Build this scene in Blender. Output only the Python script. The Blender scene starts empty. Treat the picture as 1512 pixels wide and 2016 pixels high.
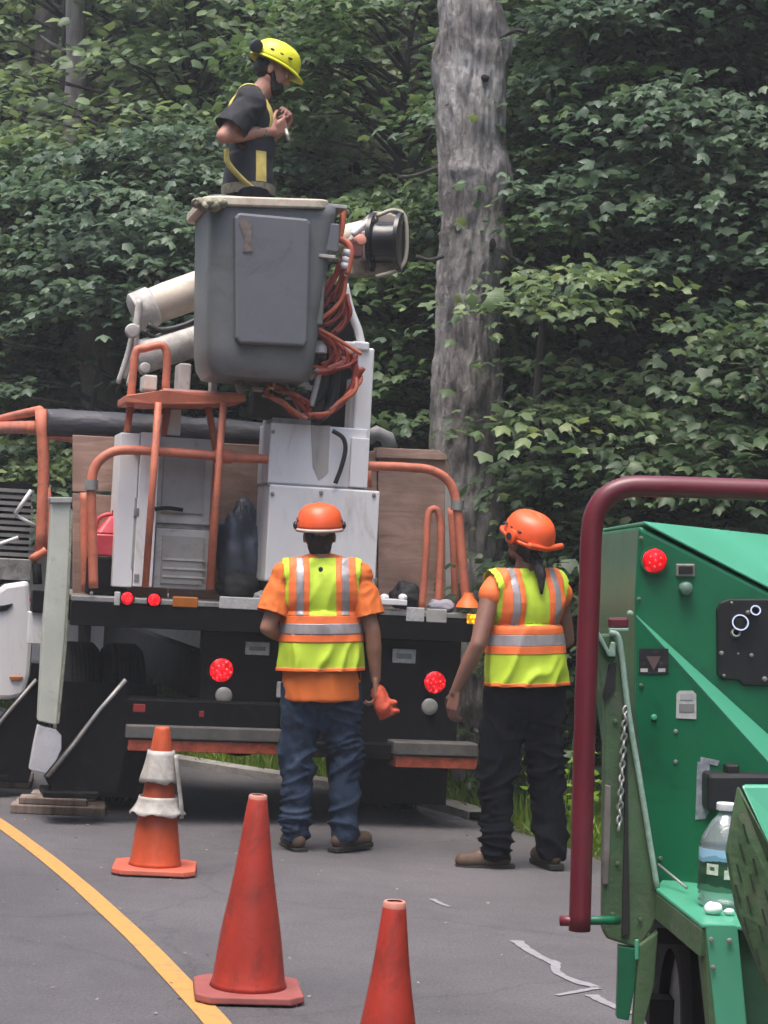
import bpy, bmesh, math, random
import numpy as np
from mathutils import Vector, Matrix, Euler, noise

random.seed(7)
rng = np.random.default_rng(11)
SC = bpy.context.scene
COL = SC.collection
R = math.radians

# ------------------------------------------------------------------ camera, sky, sun, exposure
W_PX, H_PX, F_PX = 1512.0, 2016.0, 3800.0
CAM_Z, PITCH, ROLL = 1.547, math.atan(111.0 / F_PX), R(3.0)
cam_data = bpy.data.cameras.new('camera')
cam_data.sensor_fit = 'VERTICAL'
cam_data.sensor_height = 36.0
cam_data.lens = F_PX / H_PX * 36.0
cam_data.clip_start = 0.05
cam_data.clip_end = 900.0
cam = bpy.data.objects.new('camera', cam_data)
COL.objects.link(cam)
CAM_M = Matrix.Translation((0, 0, CAM_Z)) @ Matrix.Rotation(R(90) + PITCH, 4, 'X') @ Matrix.Rotation(ROLL, 4, 'Z')
cam.matrix_world = CAM_M
SC.camera = cam

SUN_EL, SUN_AZ = R(72), R(215)          # azimuth clockwise from +Y: behind the camera, a little to the left
world = bpy.data.worlds.new('World')
SC.world = world
world.use_nodes = True
_nt = world.node_tree
_bg = _nt.nodes['Background']
_sky = _nt.nodes.new('ShaderNodeTexSky')
_sky.sky_type = 'NISHITA'
_sky.sun_disc = False
_sky.sun_elevation = SUN_EL
_sky.sun_rotation = SUN_AZ
_sky.air_density = 1.0
_sky.dust_density = 4.0
_sky.ozone_density = 1.0
_nt.links.new(_sky.outputs[0], _bg.inputs[0])
_bg.inputs[1].default_value = 0.13
sun_data = bpy.data.lights.new('sun', 'SUN')
sun_data.energy = 1.0
sun_data.angle = R(40)
sun_data.color = (1.0, 0.96, 0.9)
sun = bpy.data.objects.new('sun', sun_data)
COL.objects.link(sun)
_d = Vector((math.sin(SUN_AZ) * math.cos(SUN_EL), math.cos(SUN_AZ) * math.cos(SUN_EL), math.sin(SUN_EL)))
sun.rotation_euler = _d.to_track_quat('Z', 'Y').to_euler()
sun.location = _d * 40
SC.view_settings.view_transform = 'Standard'
SC.view_settings.look = 'None'
SC.view_settings.exposure = 1.68
SC.view_settings.gamma = 1.0
SC.view_settings.use_curve_mapping = False
SC.render.engine = 'CYCLES'
SC.cycles.use_denoising = True
SC.cycles.max_bounces = 5
SC.cycles.diffuse_bounces = 2
SC.cycles.glossy_bounces = 3
SC.cycles.transmission_bounces = 6
SC.cycles.transparent_max_bounces = 8
SC.cycles.caustics_reflective = False
SC.cycles.caustics_refractive = False

# ------------------------------------------------------------------ picture point -> place in the world
CAM_O = CAM_M.translation
CAM_R = CAM_M.to_3x3()
PLUMB = Vector((-math.sin(ROLL), 0, math.cos(ROLL)))      # the road is banked: true vertical against its normal


def ray(px, py):
    return CAM_R @ Vector(((px - W_PX / 2) / F_PX, (H_PX / 2 - py) / F_PX, -1.0))


def at(px, py, Y):
    d = ray(px, py)
    return CAM_O + d * ((Y - CAM_O.y) / d.y)


def gnd(px, py, z=0.0):
    d = ray(px, py)
    return CAM_O + d * ((z - CAM_O.z) / d.z)


# ------------------------------------------------------------------ materials
MATS = {}


def nodes_of(name):
    m = bpy.data.materials.new(name)
    m.use_nodes = True
    nt = m.node_tree
    return m, nt, nt.nodes['Principled BSDF']


def L4(c):
    return (c[0], c[1], c[2], 1.0)


def pm(name, col, rough=0.5, metal=0.0, var=0.25, scale=5.0, dirt=None, dirt_amt=0.45, bump=0.0, bscale=60.0, spec=0.5, stretch=(1, 1, 1), coat=0.0):
    """painted / plain surface: base colour, soft tonal variation, grime patches with their own shape, fine relief"""
    if name in MATS:
        return MATS[name]
    m, nt, p = nodes_of(name)
    n, l = nt.nodes, nt.links
    tc = n.new('ShaderNodeTexCoord')
    mp = n.new('ShaderNodeMapping')
    mp.inputs['Scale'].default_value = stretch
    l.new(tc.outputs['Object'], mp.inputs[0])
    nz = n.new('ShaderNodeTexNoise')
    nz.inputs['Scale'].default_value = scale
    nz.inputs['Detail'].default_value = 6
    nz.inputs['Roughness'].default_value = 0.65
    l.new(mp.outputs[0], nz.inputs['Vector'])
    mr = n.new('ShaderNodeMapRange')
    mr.inputs[1].default_value, mr.inputs[2].default_value = 0.3, 0.7
    mr.inputs[3].default_value, mr.inputs[4].default_value = 1.0 - var, 1.0 + var * 0.6
    l.new(nz.outputs[0], mr.inputs[0])
    mul = n.new('ShaderNodeMix')
    mul.data_type = 'RGBA'
    mul.blend_type = 'MULTIPLY'
    mul.inputs[0].default_value = 1.0
    mul.inputs[6].default_value = L4(col)
    l.new(mr.outputs[0], mul.inputs[7])
    out = mul.outputs[2]
    if dirt:
        nd = n.new('ShaderNodeTexNoise')
        nd.inputs['Scale'].default_value = scale * 1.7
        nd.inputs['Detail'].default_value = 9
        nd.inputs['Roughness'].default_value = 0.75
        nd.inputs['Distortion'].default_value = 0.6
        l.new(mp.outputs[0], nd.inputs['Vector'])
        md = n.new('ShaderNodeMapRange')
        md.inputs[1].default_value, md.inputs[2].default_value = 0.62 - dirt_amt * 0.22, 0.75
        l.new(nd.outputs[0], md.inputs[0])
        mx = n.new('ShaderNodeMix')
        mx.data_type = 'RGBA'
        mx.inputs[7].default_value = L4(dirt)
        l.new(md.outputs[0], mx.inputs[0])
        l.new(out, mx.inputs[6])
        out = mx.outputs[2]
    l.new(out, p.inputs['Base Color'])
    p.inputs['Metallic'].default_value = metal
    p.inputs['Specular IOR Level'].default_value = spec
    rr = n.new('ShaderNodeMapRange')
    rr.inputs[3].default_value, rr.inputs[4].default_value = max(rough - 0.1, 0.03), min(rough + 0.15, 1)
    l.new(nz.outputs[0], rr.inputs[0])
    l.new(rr.outputs[0], p.inputs['Roughness'])
    if coat:
        p.inputs['Coat Weight'].default_value = coat
        p.inputs['Coat Roughness'].default_value = 0.15
    if bump:
        nb = n.new('ShaderNodeTexNoise')
        nb.inputs['Scale'].default_value = bscale
        nb.inputs['Detail'].default_value = 4
        l.new(mp.outputs[0], nb.inputs['Vector'])
        b = n.new('ShaderNodeBump')
        b.inputs['Strength'].default_value = bump
        b.inputs['Distance'].default_value = 0.02
        l.new(nb.outputs[0], b.inputs['Height'])
        l.new(b.outputs[0], p.inputs['Normal'])
    MATS[name] = m
    return m


def lamp_mat(name, col, strength):
    if name in MATS:
        return MATS[name]
    m, nt, p = nodes_of(name)
    n, l = nt.nodes, nt.links
    tc = n.new('ShaderNodeTexCoord')
    vo = n.new('ShaderNodeTexVoronoi')
    vo.inputs['Scale'].default_value = 48
    l.new(tc.outputs['Object'], vo.inputs['Vector'])
    mr = n.new('ShaderNodeMapRange')
    mr.inputs[1].default_value, mr.inputs[2].default_value = 0.12, 0.5
    mr.inputs[3].default_value, mr.inputs[4].default_value = strength * 1.3, strength * 0.10
    l.new(vo.outputs['Distance'], mr.inputs[0])
    p.inputs['Base Color'].default_value = L4(col)
    p.inputs['Roughness'].default_value = 0.2
    p.inputs['Emission Color'].default_value = L4(col)
    l.new(mr.outputs[0], p.inputs['Emission Strength'])
    MATS[name] = m
    return m


def asphalt_mat():
    m, nt, p = nodes_of('asphalt')
    n, l = nt.nodes, nt.links
    tc = n.new('ShaderNodeTexCoord')
    big = n.new('ShaderNodeTexNoise')
    big.inputs['Scale'].default_value = 0.8
    big.inputs['Detail'].default_value = 5
    l.new(tc.outputs['Object'], big.inputs['Vector'])
    mid = n.new('ShaderNodeTexNoise')
    mid.inputs['Scale'].default_value = 5
    mid.inputs['Detail'].default_value = 8
    mid.inputs['Roughness'].default_value = 0.7
    l.new(tc.outputs['Object'], mid.inputs['Vector'])
    fine = n.new('ShaderNodeTexVoronoi')
    fine.inputs['Scale'].default_value = 130
    l.new(tc.outputs['Object'], fine.inputs['Vector'])
    grit = n.new('ShaderNodeTexNoise')
    grit.inputs['Scale'].default_value = 70
    grit.inputs['Detail'].default_value = 3
    l.new(tc.outputs['Object'], grit.inputs['Vector'])
    cr = n.new('ShaderNodeValToRGB')
    cr.color_ramp.elements[0].position, cr.color_ramp.elements[1].position = 0.3, 0.72
    cr.color_ramp.elements[0].color = (0.066, 0.061, 0.066, 1)
    cr.color_ramp.elements[1].color = (0.126, 0.116, 0.123, 1)
    add = n.new('ShaderNodeMath'); add.operation = 'ADD'
    m1 = n.new('ShaderNodeMath'); m1.operation = 'MULTIPLY'; m1.inputs[1].default_value = 0.6
    m2 = n.new('ShaderNodeMath'); m2.operation = 'MULTIPLY'; m2.inputs[1].default_value = 0.4
    l.new(big.outputs[0], m1.inputs[0]); l.new(mid.outputs[0], m2.inputs[0])
    l.new(m1.outputs[0], add.inputs[0]); l.new(m2.outputs[0], add.inputs[1])
    l.new(add.outputs[0], cr.inputs[0])
    gr = n.new('ShaderNodeMapRange')
    gr.inputs[1].default_value, gr.inputs[2].default_value = 0.3, 0.72
    gr.inputs[3].default_value, gr.inputs[4].default_value = 0.80, 1.22
    l.new(grit.outputs[0], gr.inputs[0])
    mx = n.new('ShaderNodeMix'); mx.data_type = 'RGBA'; mx.blend_type = 'MULTIPLY'; mx.inputs[0].default_value = 1
    l.new(cr.outputs[0], mx.inputs[6]); l.new(gr.outputs[0], mx.inputs[7])
    # hairline cracks
    wv = n.new('ShaderNodeTexVoronoi'); wv.feature = 'DISTANCE_TO_EDGE'; wv.inputs['Scale'].default_value = 0.55
    dist = n.new('ShaderNodeMix'); dist.data_type = 'RGBA'; dist.inputs[0].default_value = 0.18
    l.new(tc.outputs['Object'], dist.inputs[6]); l.new(mid.outputs['Color'], dist.inputs[7])
    l.new(dist.outputs[2], wv.inputs['Vector'])
    ck = n.new('ShaderNodeMapRange')
    ck.inputs[1].default_value, ck.inputs[2].default_value = 0.0, 0.006
    ck.inputs[3].default_value, ck.inputs[4].default_value = 0.78, 1.0
    l.new(wv.outputs['Distance'], ck.inputs[0])
    mc = n.new('ShaderNodeMix'); mc.data_type = 'RGBA'; mc.blend_type = 'MULTIPLY'; mc.inputs[0].default_value = 1
    l.new(mx.outputs[2], mc.inputs[6]); l.new(ck.outputs[0], mc.inputs[7])
    l.new(mc.outputs[2], p.inputs['Base Color'])
    p.inputs['Roughness'].default_value = 0.82
    b = n.new('ShaderNodeBump'); b.inputs['Strength'].default_value = 0.55; b.inputs['Distance'].default_value = 0.006
    l.new(fine.outputs['Distance'], b.inputs['Height'])
    l.new(b.outputs[0], p.inputs['Normal'])
    return m


def paint_line_mat(name, col, wear, under=(0.15, 0.14, 0.15)):
    m, nt, p = nodes_of(name)
    n, l = nt.nodes, nt.links
    tc = n.new('ShaderNodeTexCoord')
    nz = n.new('ShaderNodeTexNoise'); nz.inputs['Scale'].default_value = 16; nz.inputs['Detail'].default_value = 9; nz.inputs['Roughness'].default_value = 0.75
    l.new(tc.outputs['Object'], nz.inputs['Vector'])
    mr = n.new('ShaderNodeMapRange'); mr.inputs[1].default_value, mr.inputs[2].default_value = 0.66 - wear * 0.2, 0.78
    l.new(nz.outputs[0], mr.inputs[0])
    mx = n.new('ShaderNodeMix'); mx.data_type = 'RGBA'
    mx.inputs[6].default_value = L4(col); mx.inputs[7].default_value = L4(under)
    l.new(mr.outputs[0], mx.inputs[0])
    l.new(mx.outputs[2], p.inputs['Base Color'])
    p.inputs['Roughness'].default_value = 0.7
    return m


def leaf_mat(name, dark, light, yellow, rough=0.42):
    m, nt, p = nodes_of(name)
    n, l = nt.nodes, nt.links
    g = n.new('ShaderNodeNewGeometry')
    cr = n.new('ShaderNodeValToRGB')
    e = cr.color_ramp.elements
    e[0].position, e[0].color = 0.0, L4(dark)
    e[1].position, e[1].color = 1.0, L4(yellow)
    x = e.new(0.75); x.color = L4(light)
    l.new(g.outputs['Random Per Island'], cr.inputs[0])
    l.new(cr.outputs[0], p.inputs['Base Color'])
    p.inputs['Roughness'].default_value = rough
    p.inputs['Specular IOR Level'].default_value = 0.40
    tr = n.new('ShaderNodeBsdfTranslucent')
    hs = n.new('ShaderNodeHueSaturation'); hs.inputs['Hue'].default_value = 0.485; hs.inputs['Saturation'].default_value = 1.15; hs.inputs['Value'].default_value = 1.5
    l.new(cr.outputs[0], hs.inputs['Color'])
    l.new(hs.outputs[0], tr.inputs[0])
    ms = n.new('ShaderNodeMixShader'); ms.inputs[0].default_value = 0.34
    l.new(p.outputs[0], ms.inputs[1]); l.new(tr.outputs[0], ms.inputs[2])
    l.new(ms.outputs[0], n['Material Output'].inputs[0])
    return m


def bark_mat(name, c0, c1, c2, scale=1.0, zs=1.6, big=0.5):
    m, nt, p = nodes_of(name)
    n, l = nt.nodes, nt.links
    tc = n.new('ShaderNodeTexCoord')
    mp = n.new('ShaderNodeMapping'); mp.inputs['Scale'].default_value = (9 * scale, 9 * scale, zs * scale)
    l.new(tc.outputs['Object'], mp.inputs[0])
    a = n.new('ShaderNodeTexNoise'); a.inputs['Scale'].default_value = 1.6; a.inputs['Detail'].default_value = 9; a.inputs['Roughness'].default_value = 0.72; a.inputs['Distortion'].default_value = 0.5
    l.new(mp.outputs[0], a.inputs['Vector'])
    b2 = n.new('ShaderNodeTexNoise'); b2.inputs['Scale'].default_value = 2.1 * scale; b2.inputs['Detail'].default_value = 5
    l.new(tc.outputs['Object'], b2.inputs['Vector'])
    mixf = n.new('ShaderNodeMath'); mixf.operation = 'MULTIPLY_ADD'; mixf.inputs[1].default_value = 1.0 - big
    l.new(a.outputs[0], mixf.inputs[0])
    mm = n.new('ShaderNodeMath'); mm.operation = 'MULTIPLY'; mm.inputs[1].default_value = big
    l.new(b2.outputs[0], mm.inputs[0]); l.new(mm.outputs[0], mixf.inputs[2])
    cr = n.new('ShaderNodeValToRGB')
    e = cr.color_ramp.elements
    e[0].position, e[0].color = 0.34, L4(c0)
    e[1].position, e[1].color = 0.66, L4(c2)
    x = e.new(0.49); x.color = L4(c1)
    l.new(mixf.outputs[0], cr.inputs[0])
    l.new(cr.outputs[0], p.inputs['Base Color'])
    p.inputs['Roughness'].default_value = 0.9
    bp = n.new('ShaderNodeBump'); bp.inputs['Strength'].default_value = 1.0; bp.inputs['Distance'].default_value = 0.05
    l.new(a.outputs[0], bp.inputs['Height']); l.new(bp.outputs[0], p.inputs['Normal'])
    return m


def wood_mat(name, c0, c1, scale=(2, 2, 14)):
    m, nt, p = nodes_of(name)
    n, l = nt.nodes, nt.links
    tc = n.new('ShaderNodeTexCoord')
    mp = n.new('ShaderNodeMapping'); mp.inputs['Scale'].default_value = scale
    l.new(tc.outputs['Object'], mp.inputs[0])
    a = n.new('ShaderNodeTexNoise'); a.inputs['Scale'].default_value = 1.2; a.inputs['Detail'].default_value = 8; a.inputs['Roughness'].default_value = 0.7; a.inputs['Distortion'].default_value = 1.4
    l.new(mp.outputs[0], a.inputs['Vector'])
    s = n.new('ShaderNodeTexNoise'); s.inputs['Scale'].default_value = 3.2; s.inputs['Detail'].default_value = 6
    l.new(tc.outputs['Object'], s.inputs['Vector'])
    cr = n.new('ShaderNodeValToRGB')
    cr.color_ramp.elements[0].position, cr.color_ramp.elements[0].color = 0.3, L4(c0)
    cr.color_ramp.elements[1].position, cr.color_ramp.elements[1].color = 0.68, L4(c1)
    l.new(a.outputs[0], cr.inputs[0])
    mr = n.new('ShaderNodeMapRange'); mr.inputs[1].default_value, mr.inputs[2].default_value = 0.3, 0.55; mr.inputs[3].default_value, mr.inputs[4].default_value = 0.6, 1.0
    l.new(s.outputs[0], mr.inputs[0])
    mx = n.new('ShaderNodeMix'); mx.data_type = 'RGBA'; mx.blend_type = 'MULTIPLY'; mx.inputs[0].default_value = 1
    l.new(cr.outputs[0], mx.inputs[6]); l.new(mr.outputs[0], mx.inputs[7])
    l.new(mx.outputs[2], p.inputs['Base Color'])
    p.inputs['Roughness'].default_value = 0.85
    bp = n.new('ShaderNodeBump'); bp.inputs['Strength'].default_value = 0.3; bp.inputs['Distance'].default_value = 0.01
    l.new(a.outputs[0], bp.inputs['Height']); l.new(bp.outputs[0], p.inputs['Normal'])
    return m


# ------------------------------------------------------------------ mesh helpers
class MB:
    """collects boxes, tubes, lathes, prisms; build() links them as ONE mesh object"""

    def __init__(self):
        self.v, self.f = [], []

    def add(self, vs, fs):
        o = len(self.v)
        self.v += [tuple(p) for p in vs]
        self.f += [tuple(i + o for i in q) for q in fs]
        return self

    def box(self, x0, x1, y0, y1, z0, z1, M=None):
        vs = [Vector(p) for p in ((x0, y0, z0), (x1, y0, z0), (x1, y1, z0), (x0, y1, z0), (x0, y0, z1), (x1, y0, z1), (x1, y1, z1), (x0, y1, z1))]
        if M:
            vs = [M @ p for p in vs]
        return self.add(vs, [(0, 3, 2, 1), (4, 5, 6, 7), (0, 1, 5, 4), (1, 2, 6, 5), (2, 3, 7, 6), (3, 0, 4, 7)])

    def tube(self, pts, r, n=10, cap=True, flat=1.0):
        pts = [Vector(p) for p in pts]
        k = len(pts)
        rs = r if isinstance(r, (list, tuple)) else [r] * k
        vs, fs = [], []
        up = None
        for i, p in enumerate(pts):
            t = (pts[min(i + 1, k - 1)] - pts[max(i - 1, 0)])
            t = t.normalized() if t.length > 1e-9 else Vector((0, 0, 1))
            if up is None:
                up = t.orthogonal().normalized()
            up = (up - t * up.dot(t))
            up = up.normalized() if up.length > 1e-6 else t.orthogonal().normalized()
            s = t.cross(up)
            for j in range(n):
                a = 2 * math.pi * j / n
                vs.append(p + (up * math.cos(a) + s * math.sin(a) * flat) * rs[i])
        for i in range(k - 1):
            for j in range(n):
                fs.append((i * n + j, i * n + (j + 1) % n, (i + 1) * n + (j + 1) % n, (i + 1) * n + j))
        if cap:
            fs.append(tuple(reversed(range(n))))
            fs.append(tuple(range((k - 1) * n, k * n)))
        return self.add(vs, fs)

    def lathe(self, prof, n=24, M=None, close=True):
        """prof: (radius, z) pairs from bottom to top"""
        vs, fs = [], []
        k = len(prof)
        for r_, z in prof:
            for j in range(n):
                a = 2 * math.pi * j / n
                vs.append(Vector((r_ * math.cos(a), r_ * math.sin(a), z)))
        for i in range(k - 1):
            for j in range(n):
                fs.append((i * n + j, i * n + (j + 1) % n, (i + 1) * n + (j + 1) % n, (i + 1) * n + j))
        if close:
            fs.append(tuple(reversed(range(n))))
            fs.append(tuple(range((k - 1) * n, k * n)))
        if M:
            vs = [M @ p for p in vs]
        return self.add(vs, fs)

    def prism(self, ring0, ring1):
        """two rings of the same length, joined and capped"""
        k = len(ring0)
        vs = [Vector(p) for p in ring0] + [Vector(p) for p in ring1]
        fs = [tuple(reversed(range(k))), tuple(range(k, 2 * k))]
        for j in range(k):
            fs.append((j, (j + 1) % k, k + (j + 1) % k, k + j))
        return self.add(vs, fs)

    def ball(self, c, rad, M3=None, nu=14, nv=9):
        c = Vector(c)
        rad = Vector(rad) if not isinstance(rad, (int, float)) else Vector((rad, rad, rad))
        vs, fs = [], []
        for i in range(nv + 1):
            t = math.pi * i / nv
            for j in range(nu):
                a = 2 * math.pi * j / nu
                q = Vector((rad.x * math.sin(t) * math.cos(a), rad.y * math.sin(t) * math.sin(a), -rad.z * math.cos(t)))
                vs.append(c + (M3 @ q if M3 else q))
        for i in range(nv):
            for j in range(nu):
                fs.append((i * nu + j, i * nu + (j + 1) % nu, (i + 1) * nu + (j + 1) % nu, (i + 1) * nu + j))
        return self.add(vs, fs)

    def mesh(self, name):
        me = bpy.data.meshes.new(name)
        me.from_pydata(self.v, [], self.f)
        bm = bmesh.new()
        bm.from_mesh(me)
        bmesh.ops.remove_doubles(bm, verts=bm.verts, dist=1e-6)
        bmesh.ops.recalc_face_normals(bm, faces=bm.faces)
        bm.to_mesh(me)
        bm.free()
        return me

    def build(self, name, mat, parent=None, smooth=False, bevel=0.0, seg=2):
        me = self.mesh(name)
        if mat:
            me.materials.append(mat)
        return link(name, me, parent, smooth, bevel, seg)


def link(name, me, parent=None, smooth=False, bevel=0.0, seg=2):
    o = bpy.data.objects.new(name, me)
    COL.objects.link(o)
    o.parent = parent
    if smooth:
        me.polygons.foreach_set('use_smooth', [True] * len(me.polygons))
        if smooth == 'auto':
            try:
                me.set_sharp_from_angle(angle=R(38))
            except Exception:
                pass
    if bevel:
        b = o.modifiers.new('bevel', 'BEVEL')
        b.width = bevel
        b.segments = seg
        b.limit_method = 'ANGLE'
        b.angle_limit = R(40)
    return o


def tag(o, label=None, cat=None, group=None, kind=None):
    if label: o['label'] = label
    if cat: o['category'] = cat
    if group: o['group'] = group
    if kind: o['kind'] = kind
    return o


def empty(name, M, label, cat, group=None):
    o = bpy.data.objects.new(name, None)
    COL.objects.link(o)
    o.matrix_world = M
    o.empty_display_size = 0.2
    return tag(o, label, cat, group)


def spline(pts, n=8):
    """Catmull-Rom through the points"""
    P = [Vector(p) for p in pts]
    P = [P[0] * 2 - P[1]] + P + [P[-1] * 2 - P[-2]]
    out = []
    for i in range(1, len(P) - 2):
        for k in range(n):
            t = k / n
            a, b, c, d = P[i - 1], P[i], P[i + 1], P[i + 2]
            out.append(0.5 * ((2 * b) + (c - a) * t + (2 * a - 5 * b + 4 * c - d) * t * t + (3 * b - a - 3 * c + d) * t ** 3))
    out.append(P[-2])
    return out


def fast_mesh(name, V, F):
    """V (n,3) float, F (m,3) int -> triangle mesh"""
    me = bpy.data.meshes.new(name)
    me.vertices.add(len(V))
    me.vertices.foreach_set('co', np.ascontiguousarray(V, dtype=np.float32).ravel())
    m = len(F)
    me.loops.add(m * 3)
    me.loops.foreach_set('vertex_index', np.ascontiguousarray(F, dtype=np.int32).ravel())
    me.polygons.add(m)
    me.polygons.foreach_set('loop_start', np.arange(0, m * 3, 3, dtype=np.int32))
    me.polygons.foreach_set('loop_total', np.full(m, 3, dtype=np.int32))
    me.update(calc_edges=True)
    return me
# ------------------------------------------------------------------ the setting: terrain, road, verge
# centre line of the road: a long bend to the left, fitted through three points of the painted line
_p = [gnd(424, 2012), gnd(172, 1757), gnd(0, 1622)]


def circle3(a, b, c):
    ax, ay, bx, by, cx, cy = a.x, a.y, b.x, b.y, c.x, c.y
    d = 2 * (ax * (by - cy) + bx * (cy - ay) + cx * (ay - by))
    ux = ((ax * ax + ay * ay) * (by - cy) + (bx * bx + by * by) * (cy - ay) + (cx * cx + cy * cy) * (ay - by)) / d
    uy = ((ax * ax + ay * ay) * (cx - bx) + (bx * bx + by * by) * (ax - cx) + (cx * cx + cy * cy) * (bx - ax)) / d
    return Vector((ux, uy, 0)), math.hypot(ax - ux, ay - uy)


RC, RR = circle3(*_p)
print('ROAD centre', RC, 'radius', RR)
A0 = math.atan2(_p[0].y - RC.y, _p[0].x - RC.x)
A_MIN, A_MAX = A0 - 26.0 / RR, A0 + 34.0 / RR
LANE_R = (gnd(1175, 1694) - RC).length - RR - 0.05
LANE_L = 3.3
print('LANE', LANE_R)


def lane_r(a):
    """distance from the painted line to the right edge: the lane narrows into the bend"""
    t = min(max(((a - A0) * RR - 5.0) / 3.4, 0), 1)
    return LANE_R - 1.08 * t * t * (3 - 2 * t)


def road_pt(r_off, a, z=0.0):
    return Vector((RC.x + (RR + r_off) * math.cos(a), RC.y + (RR + r_off) * math.sin(a), z))


def arc_strip(name, r0, r1, z, mat, n=90, a0=None, a1=None, wob=0.0, edge=False, prof=None):
    a0 = A_MIN if a0 is None else a0
    a1 = A_MAX if a1 is None else a1
    prof = prof or [(r0, z), (r1, z)]
    V, F = [], []
    k = len(prof)
    for i in range(n + 1):
        a = a0 + (a1 - a0) * i / n
        for j, (rr_, zz) in enumerate(prof):
            w = wob * noise.noise(Vector((i * 0.35, j * 3.1, z * 50)))
            V.append(road_pt((rr_ if rr_ < 1.0 or prof is None or not edge else rr_ + lane_r(a) - LANE_R) + w, a, zz))
    for i in range(n):
        for j in range(k - 1):
            F.append((i * k + j, i * k + j + 1, (i + 1) * k + j + 1, (i + 1) * k + j))
    me = bpy.data.meshes.new(name)
    me.from_pydata(V, [], F)
    me.materials.append(mat)
    return tag(link(name, me), kind='structure')


M_asphalt = asphalt_mat()
M_soil = pm('forest_floor', (0.055, 0.05, 0.028), 0.95, var=0.5, scale=1.4, dirt=(0.04, 0.075, 0.018), dirt_amt=0.9, bump=0.9, bscale=9)


def hill_z(x, y):
    r_ = math.hypot(x - RC.x, y - RC.y)
    off = r_ - RR
    LR = lane_r(math.atan2(y - RC.y, x - RC.x))
    if -LANE_L - 0.6 < off < LR + 0.25:
        return -0.06
    e = off - (LR + 0.25) if off > 0 else (-LANE_L - 0.6 - off)
    z = 0.42 * min(e / 1.5, 1.0)
    if off > 0:
        z += max(0, e - 4) * 0.20 + max(0, e - 16) * 0.12
    else:
        z += max(0, e - 3) * 0.22
    z += 0.12 * noise.noise(Vector((x * 0.5, y * 0.5, 0))) * min(e / 2, 1) + 0.03 * noise.noise(Vector((x * 2, y * 2, 3))) * min(e, 1)
    return -0.06 + z


def terrain():
    xs = np.concatenate([np.linspace(-118, -45, 10), np.linspace(-40, 40, 141), np.linspace(45, 118, 10)])
    ys = np.concatenate([np.linspace(-100, -22, 9), np.linspace(-18, 70, 155), np.linspace(76, 130, 8)])
    V, F = [], []
    for y in ys:
        for x in xs:
            V.append((x, y, min(hill_z(x, y), 20)))
    nx = len(xs)
    for j in range(len(ys) - 1):
        for i in range(nx - 1):
            F.append((j * nx + i, j * nx + i + 1, (j + 1) * nx + i + 1, (j + 1) * nx + i))
    me = bpy.data.meshes.new('ground')
    me.from_pydata(V, [], F)
    me.materials.append(M_soil)
    return tag(link('ground', me, None, True), kind='structure')


terrain()
arc_strip('road', -LANE_L, LANE_R, 0.0, M_asphalt, 120, wob=0.0, prof=[(-LANE_L - 0.4, -0.03), (-LANE_L, 0), (0, 0), (LANE_R - 0.02, 0), (LANE_R + 0.3, -0.05)], edge=True)
M_kerb = pm('old_kerb_concrete', (0.30, 0.28, 0.26), 0.9, var=0.35, scale=3, dirt=(0.1, 0.095, 0.08), bump=0.3)
arc_strip('kerb', 0, 0, 0.03, M_kerb, 120, prof=[(LANE_R + 0.02, -0.06), (LANE_R + 0.03, 0.045), (LANE_R + 0.20, 0.05), (LANE_R + 0.22, -0.06)], wob=0.03, a0=A0 + (11.0 - 6.2) / RR, edge=True)
YW = abs((gnd(445, 2012) - RC).length - (gnd(395, 2012) - RC).length)
print('yellow half width', YW)
M_yellow = paint_line_mat('yellow_road_paint', (0.50, 0.27, 0.068), 0.75)
arc_strip('yellow_line', -0.047, 0.047, 0.004, M_yellow, 260, wob=0.004)
M_white_old = paint_line_mat('white_spilled_paint', (0.27, 0.26, 0.275), 0.9)


def road_squiggle(pts, w):
    c = spline([gnd(x, y) for x, y in pts], 5)
    V, F = [], []
    for i, p in enumerate(c):
        t = (c[min(i + 1, len(c) - 1)] - c[max(i - 1, 0)])
        t.normalize()
        s = Vector((t.y, -t.x, 0))
        ww = w * (0.85 + 0.5 * noise.noise(Vector((i * 0.6, 1.3, w * 9))))
        V += [p + s * ww + Vector((0, 0, .004)), p - s * ww + Vector((0, 0, .004))]
        if i:
            k = 2 * i
            F.append((k - 2, k - 1, k + 1, k))
    me = bpy.data.meshes.new('white_paint_marking')
    me.from_pydata(V, [], F)
    me.materials.append(M_white_old)
    return tag(link('white_paint_marking', me), kind='structure')


road_squiggle([(1016, 1853), (1035, 1868), (1065, 1886), (1092, 1898), (1096, 1915), (1130, 1932), (1176, 1945)], 0.027)
road_squiggle([(1178, 1946), (1140, 1953), (1096, 1961)], 0.017)
road_squiggle([(1164, 1960), (1185, 1972), (1212, 1984), (1240, 1998)], 0.026)
road_squiggle([(850, 1771), (868, 1780), (884, 1786)], 0.016)
# ------------------------------------------------------------------ trees and undergrowth
def tmpl(pts, c, droop):
    out = [(c[0], c[1], 0.03)] + [(x, y, -droop * (x * x * 1.3 + max(0, y - 0.35) ** 2)) for x, y in pts]
    F = [(0, i, i % len(pts) + 1) for i in range(1, len(pts) + 1)]
    return np.array(out, dtype=np.float64), np.array([(a, b, c2) for a, b, c2 in F])


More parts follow.
